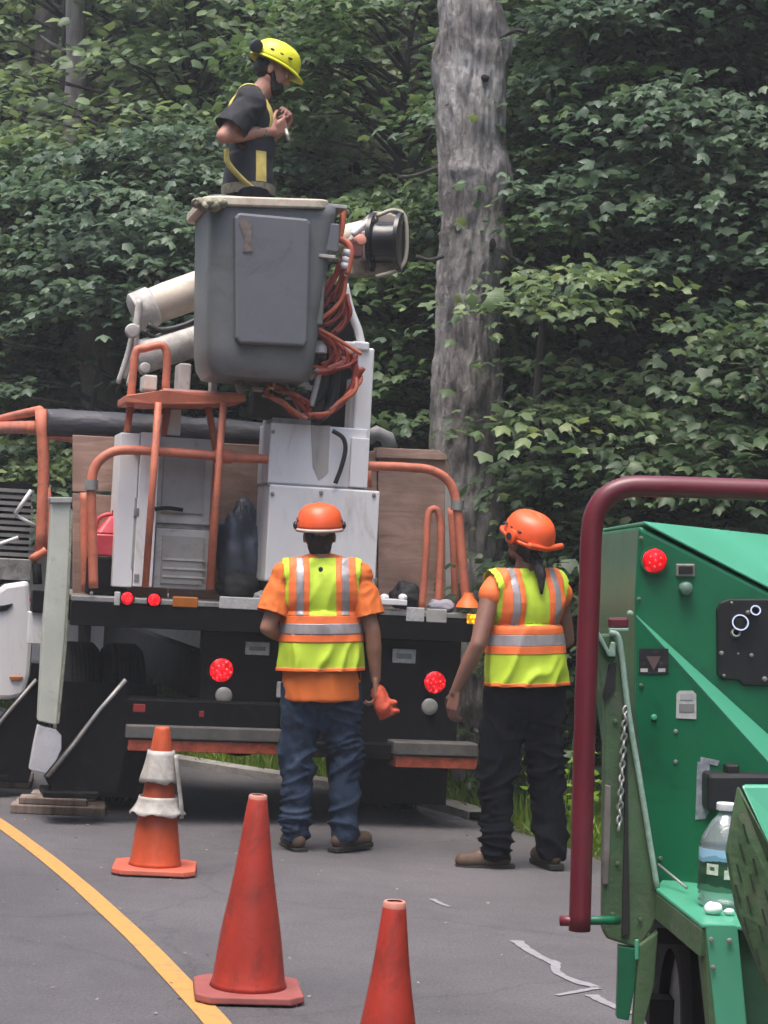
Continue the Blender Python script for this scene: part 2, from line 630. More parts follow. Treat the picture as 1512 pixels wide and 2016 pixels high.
LEAF_MAPLE = tmpl([(0, .03), (.38, .0), (.56, .46), (.28, .58), (0, 1), (-.28, .58), (-.56, .46), (-.38, .0)], (0, .38), .5)
LEAF_MID = tmpl([(0, 0), (.44, .14), (.44, .55), (0, 1), (-.44, .55), (-.44, .14)], (0, .45), .45)
LEAF_FAR = tmpl([(0, 0), (.48, .42), (0, 1), (-.48, .42)], (0, .45), .45)
LEAF_OVAL = tmpl([(0, 0), (.22, .25), (.24, .6), (0, 1), (-.24, .6), (-.22, .25)], (0, .5), .35)


def leaf_cloud(name, C, UP, FW, S, template, mat, parent):
    """one mesh of many separate leaves; C centre, UP leaf normal, FW tip direction, S length"""
    T, F = template
    UP = UP / np.linalg.norm(UP, axis=1, keepdims=True)
    FW = FW - UP * np.sum(FW * UP, axis=1, keepdims=True)
    FW = FW / (np.linalg.norm(FW, axis=1, keepdims=True) + 1e-9)
    SD = np.cross(FW, UP)
    n, k = len(C), len(T)
    wid = rng.uniform(0.8, 1.15, (n, 1, 1))
    V = (C[:, None, :] + S[:, None, None] * (SD[:, None, :] * T[None, :, 0:1] * wid + FW[:, None, :] * T[None, :, 1:2] + UP[:, None, :] * T[None, :, 2:3] * rng.uniform(0.3, 1.8, (n, 1, 1))))
    FF = (F[None] + (np.arange(n) * k)[:, None, None]).reshape(-1, 3)
    me = fast_mesh(name, V.reshape(-1, 3), FF)
    me.materials.append(mat)
    return link(name, me, parent)


def trunk_mesh(name, pts, rads, mat, parent, n=14, rough=0.05, knots=(), seed=0, sub=5, ridge=0.0):
    P = spline(pts, sub)
    k = len(P)
    t = np.linspace(0, len(rads) - 1, k)
    rr_ = np.interp(t, np.arange(len(rads)), rads)
    V, F = [], []
    for i, p in enumerate(P):
        for j in range(n):
            a = 2 * math.pi * j / n
            d = Vector((math.cos(a), math.sin(a), 0))
            q = rr_[i] * (1 + rough * 2.2 * noise.noise(Vector((d.x * 2 + seed, d.y * 2, p.z * 2.3))) + rough * noise.noise(Vector((d.x * 6, d.y * 6 + seed, p.z * 6))))
            if ridge:
                w = noise.noise(Vector((d.x * 1.5, d.y * 1.5, p.z * 1.2 + seed)))
                r1 = abs(noise.noise(Vector((d.x * 7 + w * 2, d.y * 7, p.z * 1.7 + seed))))
                r2 = abs(noise.noise(Vector((d.x * 15, d.y * 15 + seed, p.z * 5))))
                q -= ridge * (max(0, .22 - r1) * 2.2 + max(0, .2 - r2) * .9)
            for ka, kz, kr, kh in knots:
                g = math.exp(-(((a - ka + math.pi) % (2 * math.pi) - math.pi) / 0.5) ** 2 - ((p.z - kz) / kr) ** 2)
                q += kh * g
            V.append(p + d * q)
    for i in range(k - 1):
        for j in range(n):
            F.append((i * n + j, i * n + (j + 1) % n, (i + 1) * n + (j + 1) % n, (i + 1) * n + j))
    F.append(tuple(range((k - 1) * n, k * n)))
    me = bpy.data.meshes.new(name)
    me.from_pydata(V, [], F)
    me.materials.append(mat)
    return link(name, me, parent, True)


MB_dark = bark_mat('dark_wet_bark', (0.018, 0.016, 0.014), (0.045, 0.038, 0.034), (0.09, 0.08, 0.072))
MB_grey = bark_mat('grey_flaking_bark', (0.040, 0.033, 0.031), (0.24, 0.215, 0.205), (0.56, 0.53, 0.51), 1.5, 4.2, 0.58)
MB_pale = bark_mat('pale_pinkish_bark', (0.16, 0.12, 0.11), (0.34, 0.28, 0.26), (0.5, 0.44, 0.42))
MB_brown = bark_mat('brown_bark', (0.09, 0.068, 0.058), (0.24, 0.185, 0.16), (0.42, 0.35, 0.31))
LM_mid = leaf_mat('maple_leaf_green', (0.052, 0.096, 0.038), (0.096, 0.155, 0.060), (0.15, 0.21, 0.078))
LM_blue = leaf_mat('maple_leaf_deep_green', (0.060, 0.100, 0.062), (0.100, 0.155, 0.092), (0.14, 0.19, 0.11), 0.42)
LM_fresh_hazy = leaf_mat('maple_leaf_fresh_hazy_green', (0.080, 0.124, 0.056), (0.140, 0.200, 0.086), (0.21, 0.26, 0.10))  # fresh sapling green; on the left trees its paleness is painted haze
LM_dark = leaf_mat('forest_leaf_dark_green', (0.042, 0.076, 0.036), (0.076, 0.122, 0.054), (0.115, 0.16, 0.066))


GAPS = [(838, 1012, -200, 560, 13.9), (838, 1000, 560, 1100, 13.9), (110, 280, 650, 870, 16.7), (108, 190, -200, 150, 19.4), (40, 120, -200, 100, 21.4), (735, 850, -200, 350, 18.4), (0, 140, 690, 830, 17.0)]


def in_view_gap(p):
    """gaps between the branches through which the trunks stand free"""
    q = CAM_M.inverted() @ p
    x, y = W_PX / 2 + F_PX * q.x / -q.z, H_PX / 2 - F_PX * q.y / -q.z
    return any(a - 30 < x < b + 30 and c - 30 < y < e + 30 and p.y < d + .6 for a, b, c, e, d in GAPS)


def make_tree(name, label, group, base, height, r0, z0, spread, n_spray, per, size, lmat, bmat, template=LEAF_MAPLE, lean=(0, 0), front=0.72, sp_size=(0.45, 0.85), droop=0.30, trunk_r_top=0.35, z_cap=None, zmax_crown=None, void=-0.20):
    """tapered trunk, limbs to every spray, crown = layered sprays of leaves drooping outwards"""
    base = Vector(base)
    _off = (Vector((base.x, base.y, 0)) - RC).length - RR
    if -LANE_L - .6 < _off < LANE_R + .3:
        print("TREE ON ROAD", label, base, _off)
    root = empty(name, Matrix.Translation(base), label, 'tree', group)
    lx, ly = lean
    wob = random.uniform(0, 9)
    tp = [Vector((lx * t + 0.10 * math.sin(t * 5 + wob) * t, ly * t + 0.08 * math.cos(t * 4 + wob) * t, height * t - 0.25 * (t == 0))) for t in (0, .15, .35, .55, .75, 1)]
    trunk = trunk_mesh('trunk', tp, [r0 * 1.25, r0, r0 * .9, r0 * .78, r0 * .6, r0 * trunk_r_top], bmat, root, 12, 0.06, seed=wob)
    limb = MB()
    Cs, Us, Fs, Ss = [], [], [], []
    z1 = min(height * 1.02, zmax_crown or 1e9)
    for s in range(n_spray):
        z = z0 + (z1 - z0) * random.random() ** 0.95
        tt = (z - z0) / max(z1 - z0, .1)
        ang = random.gauss(-math.pi / 2, 1.05) if random.random() < front else random.uniform(0, 2 * math.pi)
        prof = spread * (0.55 + 0.55 * math.sin(math.pi * min(tt * 0.85 + 0.15, 1)))
        rad = prof * math.sqrt(random.uniform(0.22, 1.0))
        ts = min(max(z / height, 0), 1)
        axis = Vector((lx * ts, ly * ts, 0))
        out = Vector((math.cos(ang), math.sin(ang), 0))
        c = axis + out * rad + Vector((0, 0, z))
        if in_view_gap(base + c) or noise.noise((base + c) * 0.85) < void:
            continue
        if rad > 0.5:
            st = axis + Vector((0, 0, max(0.3, z - 0.25 * rad)))
            mid = (st + c) * 0.5 + Vector((0, 0, 0.10 * rad))
            limb.tube([st, mid, c], [0.012 + 0.009 * rad, 0.008 + 0.005 * rad, 0.004], 5, False)
        sz = random.uniform(*sp_size)
        m = int(per * random.uniform(0.7, 1.3))
        # leaves in the tilted disc of the spray
        u = rng.normal(0, 0.5, m) * sz
        v = rng.normal(0, 0.42, m) * sz
        w = rng.normal(0, 0.055, m) * sz
        tilt = droop * random.uniform(0.3, 1.5)
        sd = np.array([-out.y, out.x, 0.0])
        o3 = np.array([out.x, out.y, 0.0])
        pos = np.array(c)[None] + o3[None] * u[:, None] + sd[None] * v[:, None]
        pos[:, 2] += w - tilt * (u + 0.35 * np.abs(v) + 0.25 * v * random.uniform(-1, 1))
        nrm = np.tile(o3 * tilt * 1.0, (m, 1)) + np.array([0, 0, 1.0]) + rng.normal(0, 0.32, (m, 3))
        fwd = np.tile(o3 * 0.8, (m, 1)) + sd[None] * (v / sz)[:, None] * 1.2 + rng.normal(0, 0.45, (m, 3)) + np.array([0, 0, -0.25])
        Cs.append(pos); Us.append(nrm); Fs.append(fwd)
        Ss.append(size * rng.uniform(0.6, 1.25, m))
    if limb.v:
        limb.build('limbs', bmat, root, True)['kind'] = 'stuff'
    cr = leaf_cloud('crown', np.concatenate(Cs), np.concatenate(Us), np.concatenate(Fs), np.concatenate(Ss), template, lmat, root)
    cr['kind'] = 'stuff'
    return root


def gz(x, y):
    return hill_z(x, y)


# the grey trunk that stands behind the truck
def snag():
    p = at(925, 700, 13.6)
    root = empty('dead_tree', Matrix.Translation((p.x, 13.6, gz(p.x, 13.6) - 0.1)), 'thick grey trunk with flaking bark and knots, bare of leaves, behind the truck', 'tree')
    b = root.location

    def q(px, py):
        return at(px, py, 13.6) - b
    pts = [q(926, 1530), q(924, 1200), q(918, 850), q(925, 560), q(930, 380), q(928, 150), q(920, -50), q(915, -500)]
    trunk_mesh('trunk', pts, [0.33, 0.27, 0.245, 0.225, 0.238, 0.242, 0.21, 0.15], MB_grey, root, 110, 0.075,
               knots=[(R(0), q(985, 80).z, 0.16, 0.075), (R(-12), q(985, 350).z, 0.17, 0.07), (R(185), q(865, 120).z, 0.14, 0.05), (R(-20), q(975, 495).z, 0.15, 0.07), (R(-112), q(905, 345).z, 0.045, 0.032), (R(-62), q(945, 40).z, 0.13, 0.05), (R(-75), q(940, 110).z, 0.10, 0.03)], seed=4.2, sub=44, ridge=0.055)

    def patch(cx, cy, w, h, name, mat, proud, seed):
        c = q(cx, cy)
        n_ = 16
        ring0, ring1 = [], []
        for i in range(n_):
            a = 2 * math.pi * i / n_
            k = 1 + 0.35 * noise.noise(Vector((math.cos(a) * 1.5 + seed, math.sin(a) * 1.5, seed)))
            xx, zz = w * k * math.cos(a), h * k * math.sin(a)
            yy = -math.sqrt(max(0.243 ** 2 - (xx + c.x - q(928, cy).x) ** 2, 0.0004))
            ring0.append((c.x + xx, yy - proud, c.z + zz))
            ring1.append((c.x + xx, yy + 0.05, c.z + zz))
        MB().prism(ring0, ring1).build(name, mat, root, True)
    hole = pm('rotten_hollow', (0.012, 0.010, 0.009), 1.0)
    patch(966, 492, .022, .042, 'hollow', hole, .05, 2.0)
    patch(952, 170, .03, .022, 'hollow', hole, .02, 3.0)
    for pts_ in ([(872, 505), (845, 512), (820, 505)], [(985, 490), (1030, 520), (1065, 535)], [(860, 330), (820, 345), (785, 350)], [(985, 75), (1015, 60), (1035, 62)]):
        MB().tube(spline([at(x, y, 13.32 - 0.05 * i) - b for i, (x, y) in enumerate(pts_)], 5), [0.014] * 11, 6).build('dead_branch', MB_dark, root, True)


snag()


def bare_trunk(name, label, px0, py0, px1, py1, d, dia, mat, top_px=None, knots=()):
    a, b_ = at(px0, py0, d), at(px1, py1, d)
    z0 = gz(a.x, d) - 0.1
    root = empty(name, Matrix.Translation((a.x, d, z0)), label, 'tree', 'tree trunks among the foliage')
    o = root.location
    pts = [Vector((a.x, d, z0)) - o, a - o, (a + b_) / 2 - o + Vector((.03, 0, 0)), b_ - o, b_ - o + (b_ - a) * (0.8 if py1 < 100 else 0.25)]
    trunk_mesh('trunk', pts, [dia * .62, dia * .52, dia * .5, dia * .46, dia * .34], mat, root, 28, 0.07, seed=px0 * 0.1, knots=knots, sub=14, ridge=dia * .08)
    return root


t_ = bare_trunk('tree', 'slim pale pinkish trunk at the top left corner above the leaves', 140, 300, 148, -20, 19.5, 0.21, MB_pale)
o_ = t_.location
for pts_ in ([(150, 95), (200, 92), (250, 88)], [(130, 100), (100, 85), (80, 70)]):
    MB().tube([at(x, y, 19.5) - o_ for x, y in pts_], [.022, .015, .008], 6).build('dead_branch', MB_pale, t_, True)
bare_trunk('tree', 'dark trunk beside the pale one at the top left corner', 78, 300, 92, -20, 21.5, 0.26, MB_dark)
bare_trunk('tree', 'slender dark trunk between the worker in the bucket and the grey trunk', 792, 420, 806, -20, 18.5, 0.20, MB_dark)
bare_trunk('tree', 'stout brown trunk behind the folded boom and black tarp roll', 196, 1100, 192, 650, 16.8, 0.36, MB_brown)
bare_trunk('tree', 'dark broad trunk behind the upper boom elbow', 268, 1000, 262, 560, 19.4, 0.40, MB_dark)
bare_trunk('tree', 'thin dark trunk deep in the wood above the green machine', 1405, 900, 1412, 500, 19.0, 0.14, MB_dark)
bare_trunk('tree', 'dark mossy trunk half lost in leaves above the yellow helmet', 556, 400, 548, -20, 23.0, 0.24, MB_dark)

G_NEAR, G_MID, G_FAR = 'young maples at the edge of the wood', 'trees inside the wood', 'far trees of the wood'
near = [  # px, depth, height, z0, spread, sprays, material, label
    (1120, 15.4, 6.0, 0.9, 1.7, 190, LM_mid, 'leafy young maple just right of the grey trunk'),
    (1330, 15.0, 6.2, 0.9, 1.8, 200, LM_blue, 'deep green young maple above the green machine'),
    (1560, 14.6, 6.0, 0.8, 1.8, 190, LM_blue, 'dark maple at the right edge of the photo'),
    (985, 13.2, 3.4, 2.2, 0.95, 26, LM_fresh_hazy, 'fresh light green sapling hanging at the right side of the grey trunk'),
    (750, 16.4, 6.6, 2.4, 1.4, 140, LM_mid, 'maple behind the orange hoses of the bucket'),
    (300, 16.9, 4.9, 1.6, 1.8, 190, LM_blue, 'broad leaved maple left of the bucket with greyish leaves'),
    (90, 18.8, 5.2, 1.4, 2.3, 200, LM_mid, 'maple at the left edge of the photo above the orange rack'),
    (-110, 21.0, 5.6, 1.0, 2.4, 170, LM_blue, 'dark maple beyond the left edge by the road bend'),
    (170, 16.4, 3.25, 2.2, 0.95, 40, LM_fresh_hazy, 'pale yellow green sapling in front of the stout brown trunk'),
    (1010, 14.3, 3.0, 0.25, 1.2, 120, LM_dark, 'low dark sapling behind the right worker'),
    (1240, 13.6, 2.9, 0.25, 1.2, 130, LM_dark, 'low dark sapling behind the red bar of the machine'),
    (1450, 13.2, 2.9, 0.25, 1.3, 120, LM_dark, 'low dark sapling behind the top of the green machine'),
]
for px, d, h, z0, sp, ns, lm, lab in near:
    ns = int(ns * 1.35)
    p = at(px, 1100, d)
    make_tree('maple_tree', lab, G_NEAR, (p.x, d, gz(p.x, d)), h, 0.055, z0, sp, ns, 80, 0.092, lm, MB_dark, lean=(random.uniform(-.3, .3), -0.35), sp_size=(0.38, 0.8))
mid_labels = ['dense tree behind the pale trunk at the top left', 'tree behind the worker in the bucket', 'tree behind the yellow helmet', 'tree left of the grey trunk top', 'tree right of the grey trunk top', 'tree above the green machine, deep in the wood', 'tree at the top right corner', 'tree beyond the right edge', 'tree beyond the left edge', 'lower tree deep behind the truck tower', 'tree filling the gap above the right worker', 'dense low tree far behind the orange rack']
mid = [(110, 20.5, 8.4), (380, 19.0, 7.9), (600, 20.5, 8.4), (790, 21.5, 8.8), (1060, 18.2, 8.2), (1270, 18.6, 8.4), (1450, 17.6, 8.0), (1660, 18.0, 8.0), (-90, 23.5, 9.4), (640, 18.4, 5.6), (1170, 21.0, 8.8), (150, 20.2, 5.0)]
for (px, d, h), lab in zip(mid, mid_labels):
    p = at(px, 1100, d)
    make_tree('forest_tree', lab, G_MID, (p.x, d, gz(p.x, d)), h, 0.10, 0.6, 2.2, 290, 44, 0.118, (LM_fresh_hazy if px < 850 else random.choice([LM_mid, LM_dark, LM_blue])), MB_dark, template=LEAF_MID, lean=(random.uniform(-.4, .4), -0.3), sp_size=(0.55, 1.1), void=-0.36)  # left trees take the paler leaves, painting in a brighter, hazier wood
far_d = [(-250, 27), (-60, 25), (130, 27.5), (310, 25), (480, 28), (660, 25.5), (840, 27), (1010, 25), (1180, 27.5), (1350, 25), (1520, 27), (1700, 25), (20, 33), (390, 34), (760, 33), (1120, 34), (1480, 33), (1820, 29)]
far_labels = ['far tree ' + s for s in ('beyond the left edge', 'at the upper left edge', 'behind the pale trunk', 'left of the bucket worker', 'behind the bucket worker', 'above the yellow helmet', 'left of the grey trunk', 'right of the grey trunk', 'above the right worker', 'above the green machine', 'at the upper right edge', 'beyond the right edge', 'in the back row behind the dark trunk pair', 'in the back row left of the bucket', 'in the back row above the boom head', 'in the back row above the red bar', 'in the back row above the green housing', 'farthest beyond the right edge')]
for i, (px, d) in enumerate(far_d):
    p = at(px, 1100, d)
    make_tree('far_tree', far_labels[i], G_FAR, (p.x, d, gz(p.x, d)), 12.5 if d < 30 else 15.5, 0.15, 0.5, 3.0, 270, 27, 0.25, LM_fresh_hazy if px < 900 else random.choice([LM_mid, LM_dark, LM_dark]), MB_dark, template=LEAF_FAR, sp_size=(0.9, 1.6), void=-0.9)  # haze on the left far rows painted in through paler leaves

# verge: grass and low weeds
def grass():
    n = 34000
    a = A0 + rng.uniform(0.5, 20.0, n) / RR
    off = np.array([lane_r(float(q)) for q in a]) + 0.20 + np.abs(rng.normal(0, 0.9, n))
    x = RC.x + (RR + off) * np.cos(a)
    y = RC.y + (RR + off) * np.sin(a)
    z = np.array([hill_z(float(q), float(w)) for q, w in zip(x, y)])
    C = np.stack([x, y, z], 1)
    UP = rng.normal(0, 0.6, (n, 3)); UP[:, 1] -= 1.0
    FW = np.tile(np.array([0, 0, 1.0]), (n, 1)) + rng.normal(0, 0.35, (n, 3))
    T = (np.array([(-.05, 0, 0), (.05, 0, 0), (.035, .55, .04), (-.035, .55, .04), (0, 1, .2)], dtype=float), np.array([(0, 1, 2), (0, 2, 3), (3, 2, 4)]))
    lm = leaf_mat('verge_grass', (0.10, 0.18, 0.025), (0.18, 0.29, 0.045), (0.28, 0.36, 0.08), 0.6)
    o = leaf_cloud('grass', C, UP, FW, rng.uniform(0.08, 0.26, n), T, lm, None)
    tag(o, 'short bright green grass along the kerb of the road', 'grass', kind='stuff')


grass()


def weed(px, py, h, nst, lm, lab, size=0.075, zup=0.0):
    g = gnd(px, py)
    b = Vector((g.x, g.y, hill_z(g.x, g.y)))
    root = empty('weed', Matrix.Translation(b), lab, 'plant', 'weeds and low plants on the verge')
    st = MB()
    Cs, Us, Fs, Ss = [], [], [], []
    for i in range(nst):
        a = random.uniform(0, 6.28)
        tip = Vector((math.cos(a) * h * .45, math.sin(a) * h * .45, h * random.uniform(.6, 1.05)))
        midp = Vector((tip.x * .3, tip.y * .3, tip.z * .6))
        st.tube([(0, 0, -.03), midp, tip], [.006, .004, .002], 5, False)
        m = 16
        t = rng.uniform(0.2, 1, m)
        pos = np.array([(0, 0, 0)]) * 0 + np.outer(t, np.array(tip)) + rng.normal(0, .05, (m, 3)) * h
        pos[:, 2] = np.maximum(pos[:, 2], 0.02)
        Cs.append(pos)
        Us.append(rng.normal(0, .45, (m, 3)) + np.array([0, -.35, 1]))
        Fs.append(rng.normal(0, 1, (m, 3)))
        Ss.append(size * rng.uniform(.6, 1.3, m))
    st.build('stem', pm('weed_stem', (0.08, 0.12, 0.03), 0.7), root)
    f = leaf_cloud('foliage', np.concatenate(Cs), np.concatenate(Us), np.concatenate(Fs), np.concatenate(Ss), LEAF_OVAL, lm, root)
    f['kind'] = 'stuff'


LM_lime = leaf_mat('lime_weed_leaf', (0.14, 0.26, 0.02), (0.26, 0.42, 0.04), (0.4, 0.52, 0.08), 0.5)
weed(1112, 1640, 0.62, 8, LM_lime, 'bright lime green weed between the right worker and the red bar')
for i, (px, py, h) in enumerate([(1010, 1600, .55), (1190, 1610, .6), (1265, 1600, .9), (1060, 1580, .8), (960, 1590, .5), (1150, 1560, 1.0)]):
    weed(px, py, h, 7, LM_mid if i % 2 else LM_dark, ['low weed between the feet of the right worker', 'weed behind the foot of the red bar', 'tall weed behind the green frame of the machine', 'weed behind the knees of the right worker', 'weed beside the right rear tyre', 'tall dark weed between the right worker and the machine'][i], 0.085)


def stone(px, py, r_, lab):
    g = gnd(px, py)
    b = Vector((g.x, g.y, hill_z(g.x, g.y)))
    m = MB().ball((0, 0, r_ * .45), (r_, r_ * .8, r_ * .6))
    m.v = [tuple(Vector(v) * (1 + .3 * noise.noise(Vector(v) / r_ * 1.4 + Vector((px, 0, 0))))) for v in m.v]
    o = m.build('stone', pm('pale_stone', (0.5, 0.47, 0.44), 0.85, var=.3, scale=14, bump=.3), None, True)
    o.location = b
    tag(o, lab, 'stone', 'pale stones on the verge')


stone(1113, 1612, .07, 'white stone behind the right worker, nearest to the red bar')
stone(1172, 1622, .07, 'pale pinkish stone seen between the red bar and the green frame')
stone(1128, 1642, .05, 'small pale stone just left of the red bar')


# woodland on both sides of the road and behind, outside the picture: it leaves the sky open only overhead
def woodland():
    n = 11000
    arc = rng.uniform(-24, 14, n)
    side = rng.random(n)
    left = side < 0.45
    back = side > 0.88
    off = np.where(left, -LANE_L - 1.6 - np.abs(rng.normal(0, 1.6, n)), LANE_R + 3.2 + np.abs(rng.normal(0, 1.6, n)))
    arc = np.where(~left, np.minimum(arc, 5.0 - rng.uniform(0, 3, n)), arc)
    a = A0 + arc / RR
    x = RC.x + (RR + off) * np.cos(a)
    y = RC.y + (RR + off) * np.sin(a)
    x = np.where(back, rng.uniform(-12, 16, n), x)
    y = np.where(back, -16 - np.abs(rng.normal(0, 1.5, n)), y)
    z = rng.uniform(0.4, 9.5, n)
    C_ = np.stack([x, y, z], 1)
    keep = ~((y > 0.5) & (np.abs(x) < 0.26 * y + 1.2))
    C_ = C_[keep]
    m = len(C_)
    o = leaf_cloud('woodland', C_, rng.normal(0, .5, (m, 3)) + np.array([0, 0, 1.0]), rng.normal(0, 1, (m, 3)), rng.uniform(.45, .9, m), LEAF_FAR, LM_mid, None)
    tag(o, 'dense green woodland lining both sides of the road', 'woodland', kind='stuff')


woodland()


# bits of bark, grit and torn leaf lying on the road
def road_flecks():
    n = 420
    a = A0 + rng.uniform(-1.5, 9, n) / RR
    off = rng.uniform(-2.6, 2.7, n)
    C_ = np.stack([RC.x + (RR + off) * np.cos(a), RC.y + (RR + off) * np.sin(a), np.full(n, .006)], 1)
    o = leaf_cloud('road_grit', C_, rng.normal(0, .15, (n, 3)) + np.array([0, 0, 1.0]), rng.normal(0, 1, (n, 3)), rng.uniform(.006, .022, n), LEAF_FAR, pm('pale_wood_bits', (0.26, 0.23, 0.19), .9, var=.6, scale=3), None)
    tag(o, 'small pale bits of grit and bark scattered on the road', 'grit', kind='stuff')


road_flecks()
# ------------------------------------------------------------------ bucket truck
YAW = R(14)
_c = at(548, 1180, 11.35)
TR_O = Vector((_c.x, _c.y, 0))
TR_M = Matrix.Translation(TR_O) @ Matrix.Rotation(YAW, 4, 'Z')
TR_I = TR_M.inverted()
truck = empty('bucket_truck', TR_M, 'white and black bucket truck seen from behind, orange rails and lit red tail lights', 'truck')


def T(px, py, yl):
    o = TR_I @ CAM_O
    d = TR_I.to_3x3() @ ray(px, py)
    return o + d * ((yl - o.y) / d.y)


def proj(p):
    q = CAM_M.inverted() @ p
    return (W_PX / 2 + F_PX * q.x / -q.z, H_PX / 2 - F_PX * q.y / -q.z)


print('deck corners px', proj(TR_M @ Vector((-1.2, 0, 1.33))), proj(TR_M @ Vector((1.2, 0, 1.33))))
print('ground corners px', proj(TR_M @ Vector((-1.2, 0, 0))), proj(TR_M @ Vector((1.2, 0, 0))))


def tb(name, px0, px1, py0, py1, y0, y1, mat, parent=None, bevel=0.006, build=True):
    """box whose rear face fills that window of the view at local depth y0"""
    xm, ym = (px0 + px1) / 2, (py0 + py1) / 2
    x0, x1 = T(px0, ym, y0).x, T(px1, ym, y0).x
    z1, z0 = T(xm, py0, y0).z, T(xm, py1, y0).z
    m = MB().box(x0, x1, y0, y1, z0, z1)
    if not build:
        return m
    return m.build(name, mat, parent or truck, False, bevel)


def tt(name, pts, r, mat, parent=None, n=10, sm=6):
    P = [T(*p) for p in pts]
    if sm:
        P = spline(P, sm)
    return MB().tube(P, r, n).build(name, mat, parent or truck, True)


def tpoly(name, pts, thick, mat, parent=None, bevel=0.004, smooth=False):
    """plate: outline of (px, py, depth) points, thickened forwards"""
    r0 = [T(*p) for p in pts]
    r1 = [p + Vector((0, thick, 0)) for p in r0]
    return MB().prism(r0, r1).build(name, mat, parent or truck, smooth, bevel)


def disc(name, px, py, yl, rad, depth, mat, parent=None, dome=0.25, n=24):
    c = T(px, py, yl)
    M = Matrix.Translation(c) @ Matrix.Rotation(R(90), 4, 'X')
    return MB().lathe([(rad, 0), (rad, depth * .6), (rad * .8, depth * (1 - dome * .3)), (rad * .4, depth), (rad * .02, depth * 1.02)], n, M).build(name, mat, parent or truck, 'auto')


M_blk = pm('black_chassis_paint', (0.005, 0.005, 0.006), 0.65, var=.4, scale=4, dirt=(0.022, 0.02, 0.019), dirt_amt=.3, spec=.15)
M_rub = pm('tyre_rubber', (0.011, 0.011, 0.012), 0.85, var=.3, scale=9, dirt=(0.035, 0.03, 0.027), dirt_amt=.3, bump=.3, spec=.25)
M_org = pm('orange_rail_paint', (0.60, 0.175, 0.10), 0.55, var=.3, scale=6, dirt=(0.26, 0.10, 0.07), dirt_amt=.5)
M_wht = pm('white_truck_paint', (0.76, 0.74, 0.745), 0.45, var=.12, scale=3, dirt=(0.45, 0.39, 0.35), dirt_amt=.35, stretch=(1, 1, .3))
M_grn = pm('pale_green_outrigger_paint', (0.50, 0.515, 0.45), 0.55, var=.15, scale=4, dirt=(0.22, 0.2, 0.15), dirt_amt=.3)
M_gry = pm('grey_panel', (0.27, 0.26, 0.25), 0.6, var=.2, scale=5, dirt=(0.16, 0.14, 0.12), dirt_amt=.4)
M_gfr = pm('grey_panel_frame', (0.40, 0.385, 0.37), 0.55, var=.15, scale=5, dirt=(0.2, 0.17, 0.15), dirt_amt=.4)
M_stl = pm('worn_steel', (0.30, 0.29, 0.28), 0.5, .4, var=.3, scale=8, dirt=(0.1, 0.07, 0.05), dirt_amt=.5)
M_ply = wood_mat('old_plywood', (0.25, 0.145, 0.11), (0.46, 0.30, 0.235), (1.5, 1.5, 9))
M_bkt = pm('grey_bucket_fibreglass', (0.145, 0.148, 0.150), 0.5, var=.25, scale=2.5, dirt=(0.09, 0.085, 0.08), dirt_amt=.5, bump=.06, bscale=18)
M_bkt2 = pm('grey_bucket_panel', (0.135, 0.136, 0.150), 0.48, var=.12, scale=2.5, dirt=(0.09, 0.085, 0.085), dirt_amt=.4)
M_crm = pm('cream_liner_lip', (0.60, 0.50, 0.40), 0.6, var=.25, scale=6, dirt=(0.36, 0.30, 0.18), dirt_amt=.6)
M_boom = pm('cream_boom_fibreglass', (0.58, 0.50, 0.41), 0.5, var=.25, scale=3, dirt=(0.35, 0.28, 0.22), dirt_amt=.45)
M_hose = pm('orange_hydraulic_hose', (0.36, 0.055, 0.038), 0.5, var=.35, scale=12)
M_hose2 = pm('bright_orange_hose', (0.62, 0.15, 0.075), 0.5, var=.2, scale=12)
M_hose_s = pm('salmon_faded_hose', (0.50, 0.17, 0.13), 0.55, var=.3, scale=12)
M_hblk = pm('black_hose', (0.014, 0.014, 0.015), 0.5)
M_tarp = pm('black_tarp_vinyl', (0.045, 0.045, 0.055), 0.55, var=.3, scale=4, dirt=(0.12, 0.11, 0.11), dirt_amt=.5, bump=.5, bscale=9, stretch=(1, 1, 3))
M_red = lamp_mat('red_lamp_lit', (0.9, 0.008, 0.016), 0.85)
M_led = lamp_mat('red_led_lit', (1.0, 0.045, 0.05), 1.5)


def leds(parent, M, rad, rows=((0, 1), (.42, 6), (.78, 10)), z=.028):
    m = MB()
    for rr_, n_ in rows:
        for i in range(n_):
            if random.random() < .16:
                continue
            a = 2 * math.pi * i / n_ + rr_ * 3
            m.ball(M @ Vector((rad * rr_ * math.cos(a), rad * rr_ * math.sin(a), z * (1 - .35 * rr_ * rr_))), rad * .14, None, 8, 6)
    o = m.build('led_cluster', M_led, parent, True)
    o['kind'] = 'stuff'
M_amb = lamp_mat('amber_lamp_lit', (1.0, 0.42, 0.01), 1.1)
M_amb0 = pm('amber_lens_unlit', (0.42, 0.13, 0.02), 0.3)
M_clr = pm('clear_lens', (0.30, 0.29, 0.27), 0.25)
M_rdull = pm('red_reflector', (0.28, 0.03, 0.03), 0.3)
M_plate = pm('white_plate', (0.5, 0.49, 0.48), 0.5, var=.2, scale=18, dirt=(0.2, 0.19, 0.18), dirt_amt=.6)
M_print = pm('grey_print', (0.2, 0.2, 0.2), 0.6)

